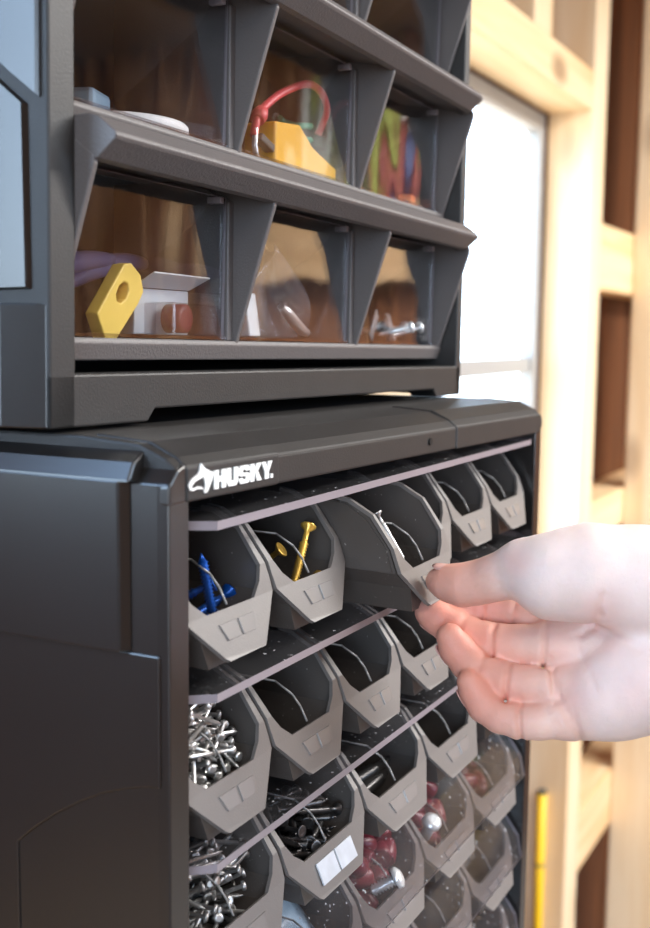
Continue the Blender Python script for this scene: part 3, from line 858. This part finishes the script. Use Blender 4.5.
tag(o, 'short polished metal handle in front of the clear bag', 'tool')
mb = MB(); mb.box(-.013, .013, -.004, .004, 0, .020, bev=.0008)
o = mb.build('white_packet', M['paper']); setu(o, (.1700, .0290, fl(0)), (math.radians(-8), 0, math.radians(20)))
tag(o, 'white paper packet at the left of the clear bag', 'packet')
# washers, plate and screws
def washer():
    mb = MB(); seg = 24; R, r_, t = .0078, .0034, .0009
    rings = [[mb.bm.verts.new((q * math.cos(2 * math.pi * k / seg), q * math.sin(2 * math.pi * k / seg), z)) for k in range(seg)] for q, z in ((r_, -t), (R, -t), (R, t), (r_, t))]
    for a, b in zip(rings, rings[1:] + rings[:1]):
        for k in range(seg): mb.bm.faces.new((a[k], a[(k + 1) % seg], b[(k + 1) % seg], b[k]))
    return mb.mesh('washer', M['zinc'])
wm = washer()
for i, (x, y, z, rot) in enumerate(((.3200, .025, .0080, (82, 0, 35)), (.3235, .026, .0080, (84, 0, 32)), (.3340, .0295, .0078, (72, 0, 15)))):
    o = bpy.data.objects.new('washer', wm); link(o); setu(o, (x, y, fl(0) + z), tuple(math.radians(a) for a in rot))
    tag(o, ['zinc washer standing on edge next to the square plate', 'zinc washer standing on edge, middle of the three', 'zinc washer leaning at the right of the others'][i], 'washer', 'zinc washers')
mb = MB(); mb.box(-.0075, .0075, -.0006, .0006, -.0075, .0075, bev=.0004)
o = mb.build('square_plate', M['zinc']); setu(o, (.3050, .027, fl(0) + .0085), (math.radians(12), math.radians(14), math.radians(20)))
tag(o, 'square zinc plate standing among the washers', 'plate')
zs = screw_mesh('screw', M['zinc'], .020, .0015, .0034, csk=False)
for i in range(9):
    a = rng.uniform(-1, 1); x = .2860 + .0065 * i + rng.uniform(-.002, .002)
    o = bpy.data.objects.new('screw', zs); link(o); o.rotation_mode = 'QUATERNION'
    d = Vector((math.cos(a * 2.2), .55 * math.sin(a * 3), rng.uniform(.0, .3))).normalized()
    o.rotation_quaternion = (UROT @ d).to_track_quat('Z', 'Y'); o.location = uw((x - .006, .021 + rng.uniform(0, .022), fl(0) + .0034 + .0008 * (i % 3)))
    tag(o, 'small zinc screw lying among the washers in the right lowest clear bin', 'screw', 'zinc screws')
# white disc
mb = MB(); mb.lathe([(.020, 0), (.0268, .0), (.0272, .0010), (.0272, .0034), (.0262, .0044), (.008, .0044), (.008, .0030)], 40)
o = mb.build('white_disc', M['white']); setu(o, (.0930, .0430, fl(1)), (0, 0, 0))
tag(o, 'flat white disc lying in the left middle clear bin', 'disc')
mb = MB(); mb.box(-.010, .010, -.006, .006, 0, .012, bev=.002)
o = mb.build('blue_cap', M['bluecard']); setu(o, (.0880, .054, fl(1) + .0046), (0, 0, .3))
tag(o, 'pale blue block sitting on the white disc', 'block')
# yellow block with a wedge end
mb = MB()
mb.prism([(-.032, 0), (.032, 0), (.032, .0060), (.006, .0125), (-.008, .0205), (-.032, .0180)], 1, -.008, .008)
o = mb.build('yellow_block', M['yellow'], bevel=.0010); setu(o, (.2045, .0258, fl(1)), (0, 0, math.radians(1)))
tag(o, 'yellow-orange wedge-shaped plastic block in the middle clear bin', 'block')
mb = MB(); mb.box(-.0075, .0075, -.003, .003, -.0022, .0022, bev=.0008)
o = mb.build('rubber_plug', M['darkcard']); setu(o, (.1665, .0195, fl(1) + .0075), (0, math.radians(18), 0)); o.scale = (.8, .8, .8)
tag(o, 'small dark plug beside the end of the yellow block', 'plug')
# red wire with plug and metal tip
wire = empty('jumper_wire')
pts = []
ctrl = [(.1575, .0195, .0140), (.1600, .0195, .0215), (.1650, .0200, .0265), (.1790, .0205, .0350), (.1950, .0210, .0420), (.2100, .0215, .0468), (.2230, .0225, .0475), (.2330, .0235, .0440), (.2378, .0250, .0385), (.2388, .0300, .0290)]
ctrl = [Vector(c) for c in ctrl]
for i in range(len(ctrl) - 1):
    p0 = ctrl[max(i - 1, 0)]; p1 = ctrl[i]; p2 = ctrl[i + 1]; p3 = ctrl[min(i + 2, len(ctrl) - 1)]
    for j in range(6):
        t = j / 6
        pts.append(.5 * ((2 * p1) + (-p0 + p2) * t + (2 * p0 - 5 * p1 + 4 * p2 - p3) * t * t + (-p0 + 3 * p1 - 3 * p2 + p3) * t ** 3))
pts.append(ctrl[-1])
mb = MB(); mb.tube([(p.x, p.y, p.z) for p in pts], .0018, 10); mb.build('cable', M['redwire'], wire)
mb = MB(); mb.tube([(.1606, .0196, .0212), (.1630, .0199, .0240), (.1655, .0202, .0262)], [.0032, .0038, .0030], 10); mb.build('boot', M['redwire'], wire)
mb = MB(); mb.tube([(.1604, .0195, .0206), (.1580, .0190, .0170), (.1572, .0188, .0100), (.1585, .0188, .0055), (.1610, .0190, .0050)], .0013, 10); q = mb.build('metal_clip', M['steel'], wire); q['label'] = 'bright metal clip'
setu(wire, (0, 0, Z0 + PITCH + .0046))
tag(wire, 'red jumper wire arching over the yellow block', 'wire')
# dark package with a mark, and a teal coil
pk = empty('blister_pack')
mb = MB(); mb.box(-.020, .020, -.001, .001, 0, .050, bev=.0008); mb.build('card', M['darkcard'], pk)
mb = MB()
pts = [(.0045 * math.cos(a), -.0015, .0335 + .0045 * math.sin(a)) for a in [math.radians(x) for x in range(40, 345, 20)]]
mb.tube(pts, .0007, 6); mb.tube([pts[-1], (.0005, -.0015, pts[-1][2])], .0007, 6)
mb.build('printed_mark', M['paper'], pk)
setu(pk, (.2230, .050, fl(1)), (math.radians(-6), math.radians(24), 0))
tag(pk, 'dark card pack with a pale round letter behind the red wire', 'pack')
mb = MB(); pts = [(.0085 * math.cos(a * .7), .0075 * math.sin(a * .7) , .0012 * a * .62 + .0014) for a in range(0, 40)]
mb.tube(pts, .0015, 8); o = mb.build('teal_coil', M['teal']); setu(o, (.2300, .038, fl(1) + .0002), (0, 0, 0))
tag(o, 'coil of teal wire behind the yellow block', 'coil')
mb = MB(); mb.box(-.0060, .0060, -.004, .004, 0, .0075, bev=.001)
o = mb.build('orange_piece', M['orange']); setu(o, (.3485, .0270, fl(1)), (0, 0, .2))
tag(o, 'small orange plastic piece in the right middle clear bin', 'piece')

# ------------------------------------------------------------------ hand (implicit surface, one continuous mesh)
def px(x, y, z):
    return np.array([(x - 325) / CAM_F * z, (y - 464) / CAM_F * z, z])
K = .42 / CAM_F      # metres per pixel at the hand, roughly
def chain(pts):
    return [(px(a, b, z), r * z / CAM_F) for a, b, z, r in pts]
ZF = .470
thumb = chain([(438, 581, .4655, 12.5), (448, 583, .4620, 17.5), (463, 585, .4585, 20.5), (480, 582, .4560, 21), (498, 577, .4520, 22.5), (522, 568, .4470, 27), (552, 575, .4420, 40)])
index = chain([(452, 599, .4850, 14), (466, 604, .4840, 17), (486, 608, .4820, 17.5), (515, 610, .478, 18.5), (548, 618, .472, 20), (590, 628, .462, 24)])
middle = chain([(429, 612, .4790, 14.5), (437, 617, .4785, 17), (452, 627, .4770, 18.5), (468, 636, .4740, 19), (497, 644, .4680, 20.5), (520, 645, .4640, 20.0), (545, 646, .4600, 22), (590, 650, .4560, 26)])
ring = chain([(450, 637, .4620, 14.0), (456, 648, .4625, 17), (468, 662, .4615, 18), (484, 673, .4590, 18), (508, 682, .4550, 19), (528, 685, .4530, 18.5), (552, 687, .4510, 21), (592, 685, .4490, 25)])
little = chain([(469, 682, .4520, 12.5), (475, 692, .4525, 15.5), (484, 706, .4515, 16.5), (499, 716, .4490, 16.5), (521, 722, .4470, 17.5), (540, 722, .4450, 17.5), (562, 718, .4440, 20), (600, 708, .4430, 26)])
palm = [chain([(553, 576, .4420, 42), (590, 573, .4400, 47), (640, 580, .4390, 52), (700, 594, .4370, 58)]),
        chain([(576, 708, .4490, 32), (615, 694, .4430, 43), (652, 680, .4380, 48), (710, 656, .4350, 56)]),
        chain([(566, 640, .4620, 26), (610, 642, .4590, 34), (665, 632, .4510, 54)]),
        chain([(575, 626, .4690, 28), (655, 612, .4590, 52)]), chain([(578, 692, .4620, 27), (655, 652, .4560, 52)]),
        chain([(740, 624, .4360, 78), (820, 626, .4200, 88), (1000, 628, .4050, 104), (1180, 632, .395, 112)])]
def sd_chain(P, ch, k):
    d = None
    for (a, ra), (b, rb) in zip(ch, ch[1:]):
        ab = b - a; L2 = ab.dot(ab)
        t = np.clip(((P - a) @ ab) / L2, 0, 1)
        q = a + t[..., None] * ab
        dd = np.linalg.norm(P - q, axis=-1) - (ra + (rb - ra) * t)
        d = dd if d is None else smin(d, dd, k)
    return d
def smin(a, b, k):
    h = np.clip(.5 + .5 * (b - a) / k, 0, 1)
    return b + (a - b) * h - k * h * (1 - h)
def smooth_flat(ch, P, k):
    return sd_chain(P, ch, k)
creases = []
def add_crease(ch, i, depth=.0009, wid=.0010, t=.5):
    a, b = ch[i][0], ch[i + 1][0]; c = a + (b - a) * t; n = (b - a) / np.linalg.norm(b - a); creases.append((c, n, ch[i][1] * 1.5, depth, wid))
add_crease(index, 3, t=.1); add_crease(index, 2, t=.0); add_crease(middle, 4, t=.0, depth=.0016); add_crease(middle, 6, t=.0, depth=.0016); add_crease(middle, 3, t=-.1, depth=.0006)
add_crease(ring, 4, t=.0, depth=.0016); add_crease(ring, 6, t=.0, depth=.0016); add_crease(ring, 3, t=-.1, depth=.0006)
add_crease(little, 4, t=.0, depth=.0016); add_crease(little, 6, t=.3, depth=.0010); add_crease(thumb, 4, t=.1, depth=.0005); add_crease(thumb, 2, t=.3, depth=.0004)
def hand_sdf(P):
    d = None
    for f_ in (index, middle, ring, little):
        q = sd_chain(P, f_, .0015)
        d = q if d is None else smin(d, q, .0020)
    for c, n, rr, dep, w in creases:
        v = P - c; t = v @ n; rad = np.linalg.norm(v - t[..., None] * n, axis=-1)
        d = d + dep * np.exp(-(t / w) ** 2) * (rad < rr) * np.clip(.6 - v[..., 2] / (rr * .4), 0, 1)
    pl = None
    for c in palm[:1]: pl = sd_chain(P, c, .006)
    for c in palm[1:]: pl = smin(pl, sd_chain(P, c, .006), .007)
    th = sd_chain(P, thumb, .003)
    pl = smin(pl, th, .006)
    d = smin(d, pl, .0045)
    # skin folds at the base of the thumb
    for a, b, dep in (((566, 634), (582, 634), .0006), ((582, 634), (593, 627), .0008), ((593, 627), (600, 614), .0010), ((600, 614), (604, 596), .0008), ((548, 640), (552, 668), .0009), ((552, 668), (560, 700), .0010), ((560, 700), (580, 736), .0010), ((575, 640), (596, 690), .0006), ((600, 628), (640, 650), .0006)):
        A_ = np.array(a, float); B_ = np.array(b, float)
        X = 325 + CAM_F * P[..., 0] / P[..., 2]; Y = 464 + CAM_F * P[..., 1] / P[..., 2]
        Q = np.stack([X, Y], -1); ab = B_ - A_
        t = np.clip(((Q - A_) @ ab) / ab.dot(ab), 0, 1); dist = np.linalg.norm(Q - (A_ + t[..., None] * ab), axis=-1)
        d = d + dep * np.exp(-(dist / 4.0) ** 2) * (P[..., 2] < .45)
    return d
def surface_nets(F, org, h):
    nx, ny, nz = F.shape
    s = F < 0
    cnt = np.zeros((nx - 1, ny - 1, nz - 1), int); acc = np.zeros((nx - 1, ny - 1, nz - 1, 3)); num = np.zeros((nx - 1, ny - 1, nz - 1))
    corners = [(i, j, k) for i in (0, 1) for j in (0, 1) for k in (0, 1)]
    def sub(A, c): return A[c[0]:nx - 1 + c[0], c[1]:ny - 1 + c[1], c[2]:nz - 1 + c[2]]
    for c in corners: cnt += sub(s, c)
    for a in corners:
        for ax in range(3):
            if a[ax] == 0:
                b = list(a); b[ax] = 1; b = tuple(b)
                fa, fb = sub(F, a), sub(F, b)
                m = (fa < 0) != (fb < 0)
                t = np.where(m, fa / np.where(m, fa - fb, 1), 0)
                p = np.array(a, float)[None, None, None, :] + np.zeros(fa.shape + (3,)); p[..., ax] = t
                acc += p * m[..., None]; num += m
    act = (cnt > 0) & (cnt < 8)
    idx = -np.ones(act.shape, int); idx[act] = np.arange(act.sum())
    ii = np.argwhere(act)
    V = org + h * (ii + acc[act] / num[act][:, None])
    faces = []
    for ax in range(3):
        o1, o2 = [(1, 2), (2, 0), (0, 1)][ax]
        sl0 = [slice(None)] * 3; sl1 = [slice(None)] * 3; sl0[ax] = slice(0, -1); sl1[ax] = slice(1, None)
        ch = s[tuple(sl0)] != s[tuple(sl1)]
        q = np.argwhere(ch)
        q = q[(q[:, o1] > 0) & (q[:, o2] > 0) & (q[:, o1] < F.shape[o1] - 1) & (q[:, o2] < F.shape[o2] - 1)]
        def at(d1, d2):
            r = q.copy(); r[:, o1] -= d1; r[:, o2] -= d2; return idx[r[:, 0], r[:, 1], r[:, 2]]
        quad = np.stack([at(0, 0), at(1, 0), at(1, 1), at(0, 1)], 1)
        flip = ~s[tuple(sl0)][ch]
        flip = flip[(np.argwhere(ch)[:, o1] > 0) & (np.argwhere(ch)[:, o2] > 0) & (np.argwhere(ch)[:, o1] < F.shape[o1] - 1) & (np.argwhere(ch)[:, o2] < F.shape[o2] - 1)]
        quad[flip] = quad[flip][:, ::-1]
        faces.append(quad)
    return V, np.concatenate(faces)
hs = .00085
lo = np.array([.030, .010, .346]); hi = np.array([.200, .135, .505])
dims = np.ceil((hi - lo) / hs).astype(int)
gx, gy, gz = [lo[i] + hs * np.arange(dims[i]) for i in range(3)]
F = np.empty(tuple(dims), np.float32)
for i in range(0, dims[0], 20):
    Pg = np.stack(np.meshgrid(gx[i:i + 20], gy, gz, indexing='ij'), -1)
    F[i:i + 20] = hand_sdf(Pg)
F[-2:] = .01     # cut cleanly across the forearm, well outside the picture
V, Q = surface_nets(F, lo, hs)
# light smoothing
for _ in range(2):
    acc = np.zeros_like(V); n_ = np.zeros(len(V))
    for a, b in ((0, 1), (1, 2), (2, 3), (3, 0)):
        np.add.at(acc, Q[:, a], V[Q[:, b]]); np.add.at(n_, Q[:, a], 1); np.add.at(acc, Q[:, b], V[Q[:, a]]); np.add.at(n_, Q[:, b], 1)
    V = V * .5 + .5 * acc / n_[:, None]
# tone: pinker at finger ends and pads, paler on palm and wrist
tone_tip = np.zeros(len(V))
for ch, wgt in ((thumb, .75), (index, .8), (middle, 1.0), (ring, 1.0), (little, .95)):
    tip = ch[1][0]; dist = np.linalg.norm(V - tip, axis=1)
    tone_tip = np.maximum(tone_tip, wgt * np.clip(1 - dist / .030, 0, 1) ** .8)
fing = np.zeros(len(V))
for ch in (index, middle, ring, little, thumb[:5]):
    for c, r_ in ch[:-1]: fing = np.maximum(fing, np.clip(1.6 - np.linalg.norm(V - c, axis=1) / (r_ * 1.35), 0, 1))
c_palm = np.array(s2l((240, 216, 206))[:3]); c_fin = np.array(s2l((238, 196, 178))[:3]); c_tip = np.array(s2l((234, 154, 134))[:3])
col = c_palm + (c_fin - c_palm) * fing[:, None]
col = col + (c_tip - col) * tone_tip[:, None]
c_pink = np.array(s2l((236, 176, 164))[:3])
for sx, sy, sr, wg in ((515, 562, 16, .45), (574, 700, 26, .35), (600, 612, 22, .4), (560, 655, 22, .3), (640, 690, 30, .25)):
    q_ = np.hypot(325 + CAM_F * V[:, 0] / V[:, 2] - sx, 464 + CAM_F * V[:, 1] / V[:, 2] - sy)
    col = col + (c_pink - col) * (wg * np.exp(-(q_ / sr) ** 2) * (V[:, 2] < .47))[:, None]
Wv = CAM_P + V @ CAM_R
org = Vector(CAM_P + px(640, 628, .44) @ CAM_R)
me = bpy.data.meshes.new('person_hand')
me.from_pydata([tuple(Vector(v) - org) for v in Wv], [], [tuple(int(x) for x in q) for q in Q])
ca = me.color_attributes.new('tone', 'FLOAT_COLOR', 'POINT')
ca.data.foreach_set('color', np.concatenate([col, np.ones((len(col), 1))], 1).astype(np.float32).ravel())
me.polygons.foreach_set('use_smooth', [True] * len(me.polygons))
me.materials.append(M['skin'])
hand = bpy.data.objects.new('person_hand', me); link(hand); hand.location = org
tag(hand, 'bare right hand reaching in from the right, thumb and fingers pinching the pulled-out bin', 'hand')
# nails on the far side of the fingers
def nail(ch, side, ln, wd):
    a, b = ch[0][0], ch[2][0]; ax = (b - a); ax /= np.linalg.norm(ax)
    s = np.array(side, float); s -= ax * s.dot(ax); s /= np.linalg.norm(s); t = np.cross(ax, s)
    c = ch[1][0] + ax * .001; r = ch[1][1]
    mb = MB(); rows = []
    for i in range(9):
        u = i / 8
        row = []
        for j in range(9):
            v = -1 + 2 * j / 8
            ang = v * wd * (1 - .35 * (2 * u - 1) ** 4)
            p = c + ax * (u - .62) * ln + (s * math.cos(ang) + t * math.sin(ang)) * (r * (.985 + .05 * (1 - abs(2 * u - 1) ** 3) ) + .0001)
            w = CAM_P + p @ CAM_R
            row.append(mb.bm.verts.new(Vector(w) - org))
        rows.append(row)
    for i in range(8):
        for j in range(8): mb.bm.faces.new((rows[i][j], rows[i + 1][j], rows[i + 1][j + 1], rows[i][j + 1])).smooth = True
    mb.build('fingernail', M['nail'], hand, solid=.0005)
nail(thumb, (-.15, -1, .25), .0115, .85)
nail(index, (0, .2, 1), .010, .8); nail(middle, (-.3, .5, 1), .010, .8); nail(ring, (-.5, .5, .9), .0095, .8); nail(little, (-.6, .5, .8), .008, .8)

# ------------------------------------------------------------------ room
def struct(o, lab=None):
    o['kind'] = 'structure'
    if lab: o['label'] = lab
    return o
FLZ, CLZ = -1.75, .98
XR, XL, YF_, YB_ = 3.42, -2.6, -3.0, .479
mb = MB(); mb.box(XL, XR + .1, YF_, YB_ + .06, FLZ - .05, FLZ); struct(mb.build('floor', M['concrete']))
mb = MB(); mb.box(XL, XR + .1, YF_, YB_ + .05, CLZ, CLZ + .05); struct(mb.build('ceiling', M['ceil']))
WX0, WX1, WZ0, WZ1 = 1.114, 1.96, -.45, .432
mb = MB()
VX0, VX1, VZ0, VZ1 = -1.45, -.375, -.10, .90
mb.box(XL, VX0, YB_, YB_ + .035, FLZ, CLZ); mb.box(VX1, WX0, YB_, YB_ + .035, FLZ, CLZ); mb.box(VX0, VX1, YB_, YB_ + .035, FLZ, VZ0); mb.box(VX0, VX1, YB_, YB_ + .035, VZ1, CLZ); mb.box(WX1, XR, YB_, YB_ + .035, FLZ, CLZ); mb.box(WX0, WX1, YB_, YB_ + .035, FLZ, WZ0); mb.box(WX0, WX1, YB_, YB_ + .035, WZ1, CLZ)
struct(mb.build('wall_back', M['ply']))
mb = MB(); mb.box(XR, XR + .02, YF_, YB_, FLZ, CLZ); struct(mb.build('wall_right', M['osb']))
mb = MB()
FX0, FX1, FZ0, FZ1 = .5, 2.1, .05, .85
mb.box(XL, FX0, YF_ - .02, YF_, FLZ, CLZ); mb.box(FX1, XR, YF_ - .02, YF_, FLZ, CLZ); mb.box(FX0, FX1, YF_ - .02, YF_, FLZ, FZ0); mb.box(FX0, FX1, YF_ - .02, YF_, FZ1, CLZ)
struct(mb.build('wall_front', M['osb']))
mb = MB()
mb.box(XL - .02, XL, YF_, -1.9, FLZ, CLZ); mb.box(XL - .02, XL, -.5, YB_, FLZ, CLZ); mb.box(XL - .02, XL, -1.9, -.5, .80, CLZ); mb.box(XL - .02, XL, -1.9, -.5, FLZ, -.45)
struct(mb.build('wall_left', M['osb']))
tn = [0]
def trim(x0, x1, y0, y1, z0, z1, m='pine'):
    tn[0] += 1
    mb = MB(); mb.box(x0, x1, y0, y1, z0, z1, bev=.003); return struct(mb.build('trim_%d' % tn[0], M[m]))
YS = .390
trim(1.962, 2.062, YS, YB_ - .001, FLZ, CLZ)                 # post beside the window
trim(2.742, 2.842, YS, YB_ - .001, FLZ, CLZ)
trim(2.352, 2.452, .24, YS - .001, FLZ, CLZ)                 # next post
trim(.960, 1.112, YS, YB_ - .001, FLZ, CLZ)                  # post on the near side of the window
trim(1.114, 1.960, YS, YB_ - .001, .434, .508, 'pineX')      # header
trim(1.590, 1.690, YS + .004, YB_ - .001, .510, CLZ)         # short stud above the header
trim(1.114, 1.960, YS, YB_ - .001, -.50, -.452, 'pineX')     # sill
for z0, z1 in ((.098, .232), (-.42, -.338), (-1.14, -1.005)):
    trim(2.064, 2.740, YS, YB_ - .001, z0, z1, 'pineX')      # blocking
for x in (.0, .45): trim(x - .02, x + .02, YS, YB_ - .001, FLZ, CLZ)
trim(2.064, 2.740, YS, YB_ - .001, CLZ - .08, CLZ - .001, 'pineX')
for i, y in enumerate((-2.62, -2.44, -2.27, -2.10, -1.72, -1.32, -.92, -.5, -.1)):
    trim(XR - .095, XR - .001, y - .022, y + .022, FLZ, CLZ, 'oldpine')
trim(XR - .09, XR - .001, -2.08, -1.74, .55, .60, 'board')
for i in range(10):
    x = -2.2 + i * .6
    if not (FX0 < x < FX1): trim(x - .02, x + .02, YF_ + .001, YF_ + .09, FLZ, CLZ)
# window
mb = MB(); fw = .036
ya, yb = .483, .509
mb.box(WX0 + .001, WX0 + fw, ya, yb, WZ0 + .001, WZ1 - .001); mb.box(WX1 - fw, WX1 - .001, ya, yb, WZ0 + .001, WZ1 - .001)
mb.box(WX0 + fw, WX1 - fw, ya, yb, WZ0 + .001, WZ0 + fw); mb.box(WX0 + fw, WX1 - fw, ya, yb, WZ1 - fw, WZ1 - .001)
mb.box(WX0 + fw, WX1 - fw, ya + .006, yb - .004, -.066, -.036)
wn = struct(mb.build('window_1', M['vinyl']))
mb = MB(); mb.box(WX0 + fw, WX1 - fw, .494, .497, WZ0 + fw, WZ1 - fw); g = mb.build('window_pane', M['glassw'], wn)
mb = MB()
mb.box(VX0 + .001, VX0 + fw, ya, yb, VZ0 + .001, VZ1 - .001); mb.box(VX1 - fw, VX1 - .001, ya, yb, VZ0 + .001, VZ1 - .001)
mb.box(VX0 + fw, VX1 - fw, ya, yb, VZ0 + .001, VZ0 + fw); mb.box(VX0 + fw, VX1 - fw, ya, yb, VZ1 - fw, VZ1 - .001)
wn2 = struct(mb.build('window_2', M['vinyl']))
mb = MB(); mb.box(VX0 + fw, VX1 - fw, .494, .497, VZ0 + fw, VZ1 - fw); mb.build('window_pane', M['glassw'], wn2)
# yellow rod on the post
rod = empty('yellow_rod', (1.951, .4400, FLZ))
mb = MB(); mb.tube([(0, 0, .001), (0, 0, .5), (0, 0, .820)], .0095, 14); mb.build('shaft', M['yellowrod'], rod)
mb = MB(); mb.tube([(0, 0, .821), (0, 0, .826)], .0100, 14); mb.build('end_cap', M['darkcard'], rod)
mb = MB(); mb.tube([(0, 0, .664), (0, 0, .669)], .0101, 14); mb.build('joint_ring', M['darkcard'], rod)
tag(rod, 'yellow rod standing against the wooden post below the window', 'rod')
# bench under the cabinets
bn = empty('workbench', (0, 0, FLZ))
mb = MB(); mb.box(-.45, .384, -.02, .385, -.44 - FLZ, -.3855 - FLZ, bev=.003); mb.build('bench_top', M['bench'], bn)
for x in (-.40, .335):
    for y in (.03, .33):
        mb = MB(); mb.box(x - .035, x + .035, y - .035, y + .035, 0, -.441 - FLZ); mb.build('leg', M['pine'], bn)
tag(bn, 'wooden workbench carrying the two stacked cabinets', 'workbench')

# ---- shelf on the far wall, seen mirrored in the clear bins
sh = empty('wall_shelf', (XR - .10, -1.30, .18))
mb = MB(); mb.box(-.02, 0.0, -.72, .75, -.03, .235); mb.build('front_board', M['board'], sh)
mb = MB(); mb.box(.0, .098, -.72, .75, .20, .225); mb.build('shelf_top', M['board'], sh)
tag(sh, 'wooden shelf with a deep front board on the far wall', 'shelf')
SZ = .18 + .2355
def bottle(y, h, r, m, label, cap='white'):
    t = empty('bottle', (XR - .062, y, SZ - .010 + .0005))
    mb = MB(); mb.lathe([(r * .9, 0), (r, .01), (r, h * .62), (r * .8, h * .76), (r * .35, h * .85), (r * .35, h * .9)], 20); mb.build('bottle_body', M[m], t)
    mb = MB(); mb.lathe([(r * .42, h * .9 + .001), (r * .42, h), (r * .3, h + .004)], 16); mb.build('bottle_cap', M[cap], t)
    tag(t, label, 'bottle')
def slab(name, y, w, h, d, m, label, cat, tilt=0):
    mb = MB(); mb.box(-d / 2, d / 2, -w / 2, w / 2, 0, h, bev=.006)
    o = mb.build(name, M[m]); o.location = (XR - .058, y, SZ - .010 + .0005); tag(o, label, cat)
M['lime'] = plastic('lime_plastic', (168, 178, 80), rough=.5, var=.05)
M['bluepl'] = plastic('blue_plastic', (88, 100, 146), rough=.45, var=.05)
M['redpl'] = plastic('red_can', (168, 84, 76), rough=.45, var=.05)
M['greybox'] = plastic('grey_box', (176, 176, 170), rough=.7, var=.05)
slab('level', -1.43, .05, .62, .05, 'lime', 'tall lime green level on the far shelf', 'level')
slab('level', -1.27, .045, .56, .05, 'lime', 'second lime green level on the far shelf', 'level')
slab('carton', -1.53, .08, .40, .07, 'greybox', 'tall pale grey carton on the far shelf', 'carton')
slab('carton', -1.345, .06, .22, .07, 'darkcard', 'dark carton between the lime levels', 'carton')
bottle(-1.20, .30, .034, 'redpl', 'red bottle on the far shelf')
bottle(-1.115, .26, .034, 'bluepl', 'blue bottle on the far shelf')
bottle(-1.03, .34, .036, 'white', 'white bottle on the far shelf', 'bluepl')
slab('carton', -1.66, .10, .16, .07, 'paleyellow', 'pale yellow carton at the end of the far shelf', 'carton')

# ------------------------------------------------------------------ light
w = bpy.data.worlds.new('sky'); scene.world = w; w.use_nodes = True
nt = w.node_tree; nt.nodes.clear()
wo = nt.nodes.new('ShaderNodeOutputWorld'); bg = nt.nodes.new('ShaderNodeBackground')
tc = nt.nodes.new('ShaderNodeTexCoord'); sp = nt.nodes.new('ShaderNodeSeparateXYZ'); rp = nt.nodes.new('ShaderNodeValToRGB')
nt.links.new(tc.outputs['Generated'], sp.inputs[0])
ma = nt.nodes.new('ShaderNodeMath'); ma.operation = 'MULTIPLY_ADD'; ma.inputs[1].default_value = .5; ma.inputs[2].default_value = .5
nt.links.new(sp.outputs['Z'], ma.inputs[0]); nt.links.new(ma.outputs[0], rp.inputs[0])
e = rp.color_ramp.elements
e[0].position = .44; e[0].color = (.42, .40, .37, 1)
e[1].position = .50; e[1].color = (.66, .83, 1.0, 1)
x_ = e.new(.75); x_.color = (.42, .64, 1.0, 1)
nt.links.new(rp.outputs[0], bg.inputs[0]); bg.inputs[1].default_value = 12.0
nt.links.new(bg.outputs[0], wo.inputs[0])
def area(name, loc, rot, sx, sy, power, col=(1, 1, 1), portal=False):
    l = bpy.data.lights.new(name, 'AREA'); l.shape = 'RECTANGLE'; l.size = sx; l.size_y = sy; l.energy = power; l.color = col
    if portal: l.cycles.is_portal = True
    o = bpy.data.objects.new(name, l); link(o); o.location = loc; o.rotation_euler = rot; return o
area('window_portal', ((WX0 + WX1) / 2, YB_ + .045, (WZ0 + WZ1) / 2), (math.radians(-90), 0, 0), WX1 - WX0, WZ1 - WZ0, 1, portal=True)
area('side_portal', ((VX0 + VX1) / 2, YB_ + .045, (VZ0 + VZ1) / 2), (math.radians(-90), 0, 0), VX1 - VX0, VZ1 - VZ0, 1, portal=True)
area('front_portal', ((FX0 + FX1) / 2, YF_ - .03, (FZ0 + FZ1) / 2), (math.radians(90), 0, 0), FX1 - FX0, FZ1 - FZ0, 1, portal=True)
area('door_portal', (XL - .03, -1.2, .175), (0, math.radians(-90), 0), 1.25, 1.4, 1, portal=True)
area('ceiling_fill', (.9, -1.1, CLZ - .03), (0, 0, 0), 1.2, .6, 52, (1, .98, .95))  # unseen overhead light, added to fill the room and the bin faces
area('ceiling_fill', (-1.0, -.9, CLZ - .03), (0, 0, 0), .6, 1.0, 16, (1, .99, .98))  # unseen fill light, added to brighten the palm from the camera side
area('ceiling_fill', (2.05, -1.3, CLZ - .03), (0, 0, 0), 1.2, .4, 90, (1, .97, .93))  # unseen fill light, added to brighten the far wall mirrored in the panes

scene.view_settings.view_transform = 'Standard'; scene.view_settings.look = 'None'
scene.view_settings.exposure = 0.0; scene.view_settings.gamma = 1.0; scene.view_settings.use_curve_mapping = False
scene.cycles.use_denoising = True
scene.cycles.max_bounces = 10; scene.cycles.transparent_max_bounces = 16; scene.cycles.caustics_reflective = False; scene.cycles.caustics_refractive = False
scene.cycles.sample_clamp_indirect = 6
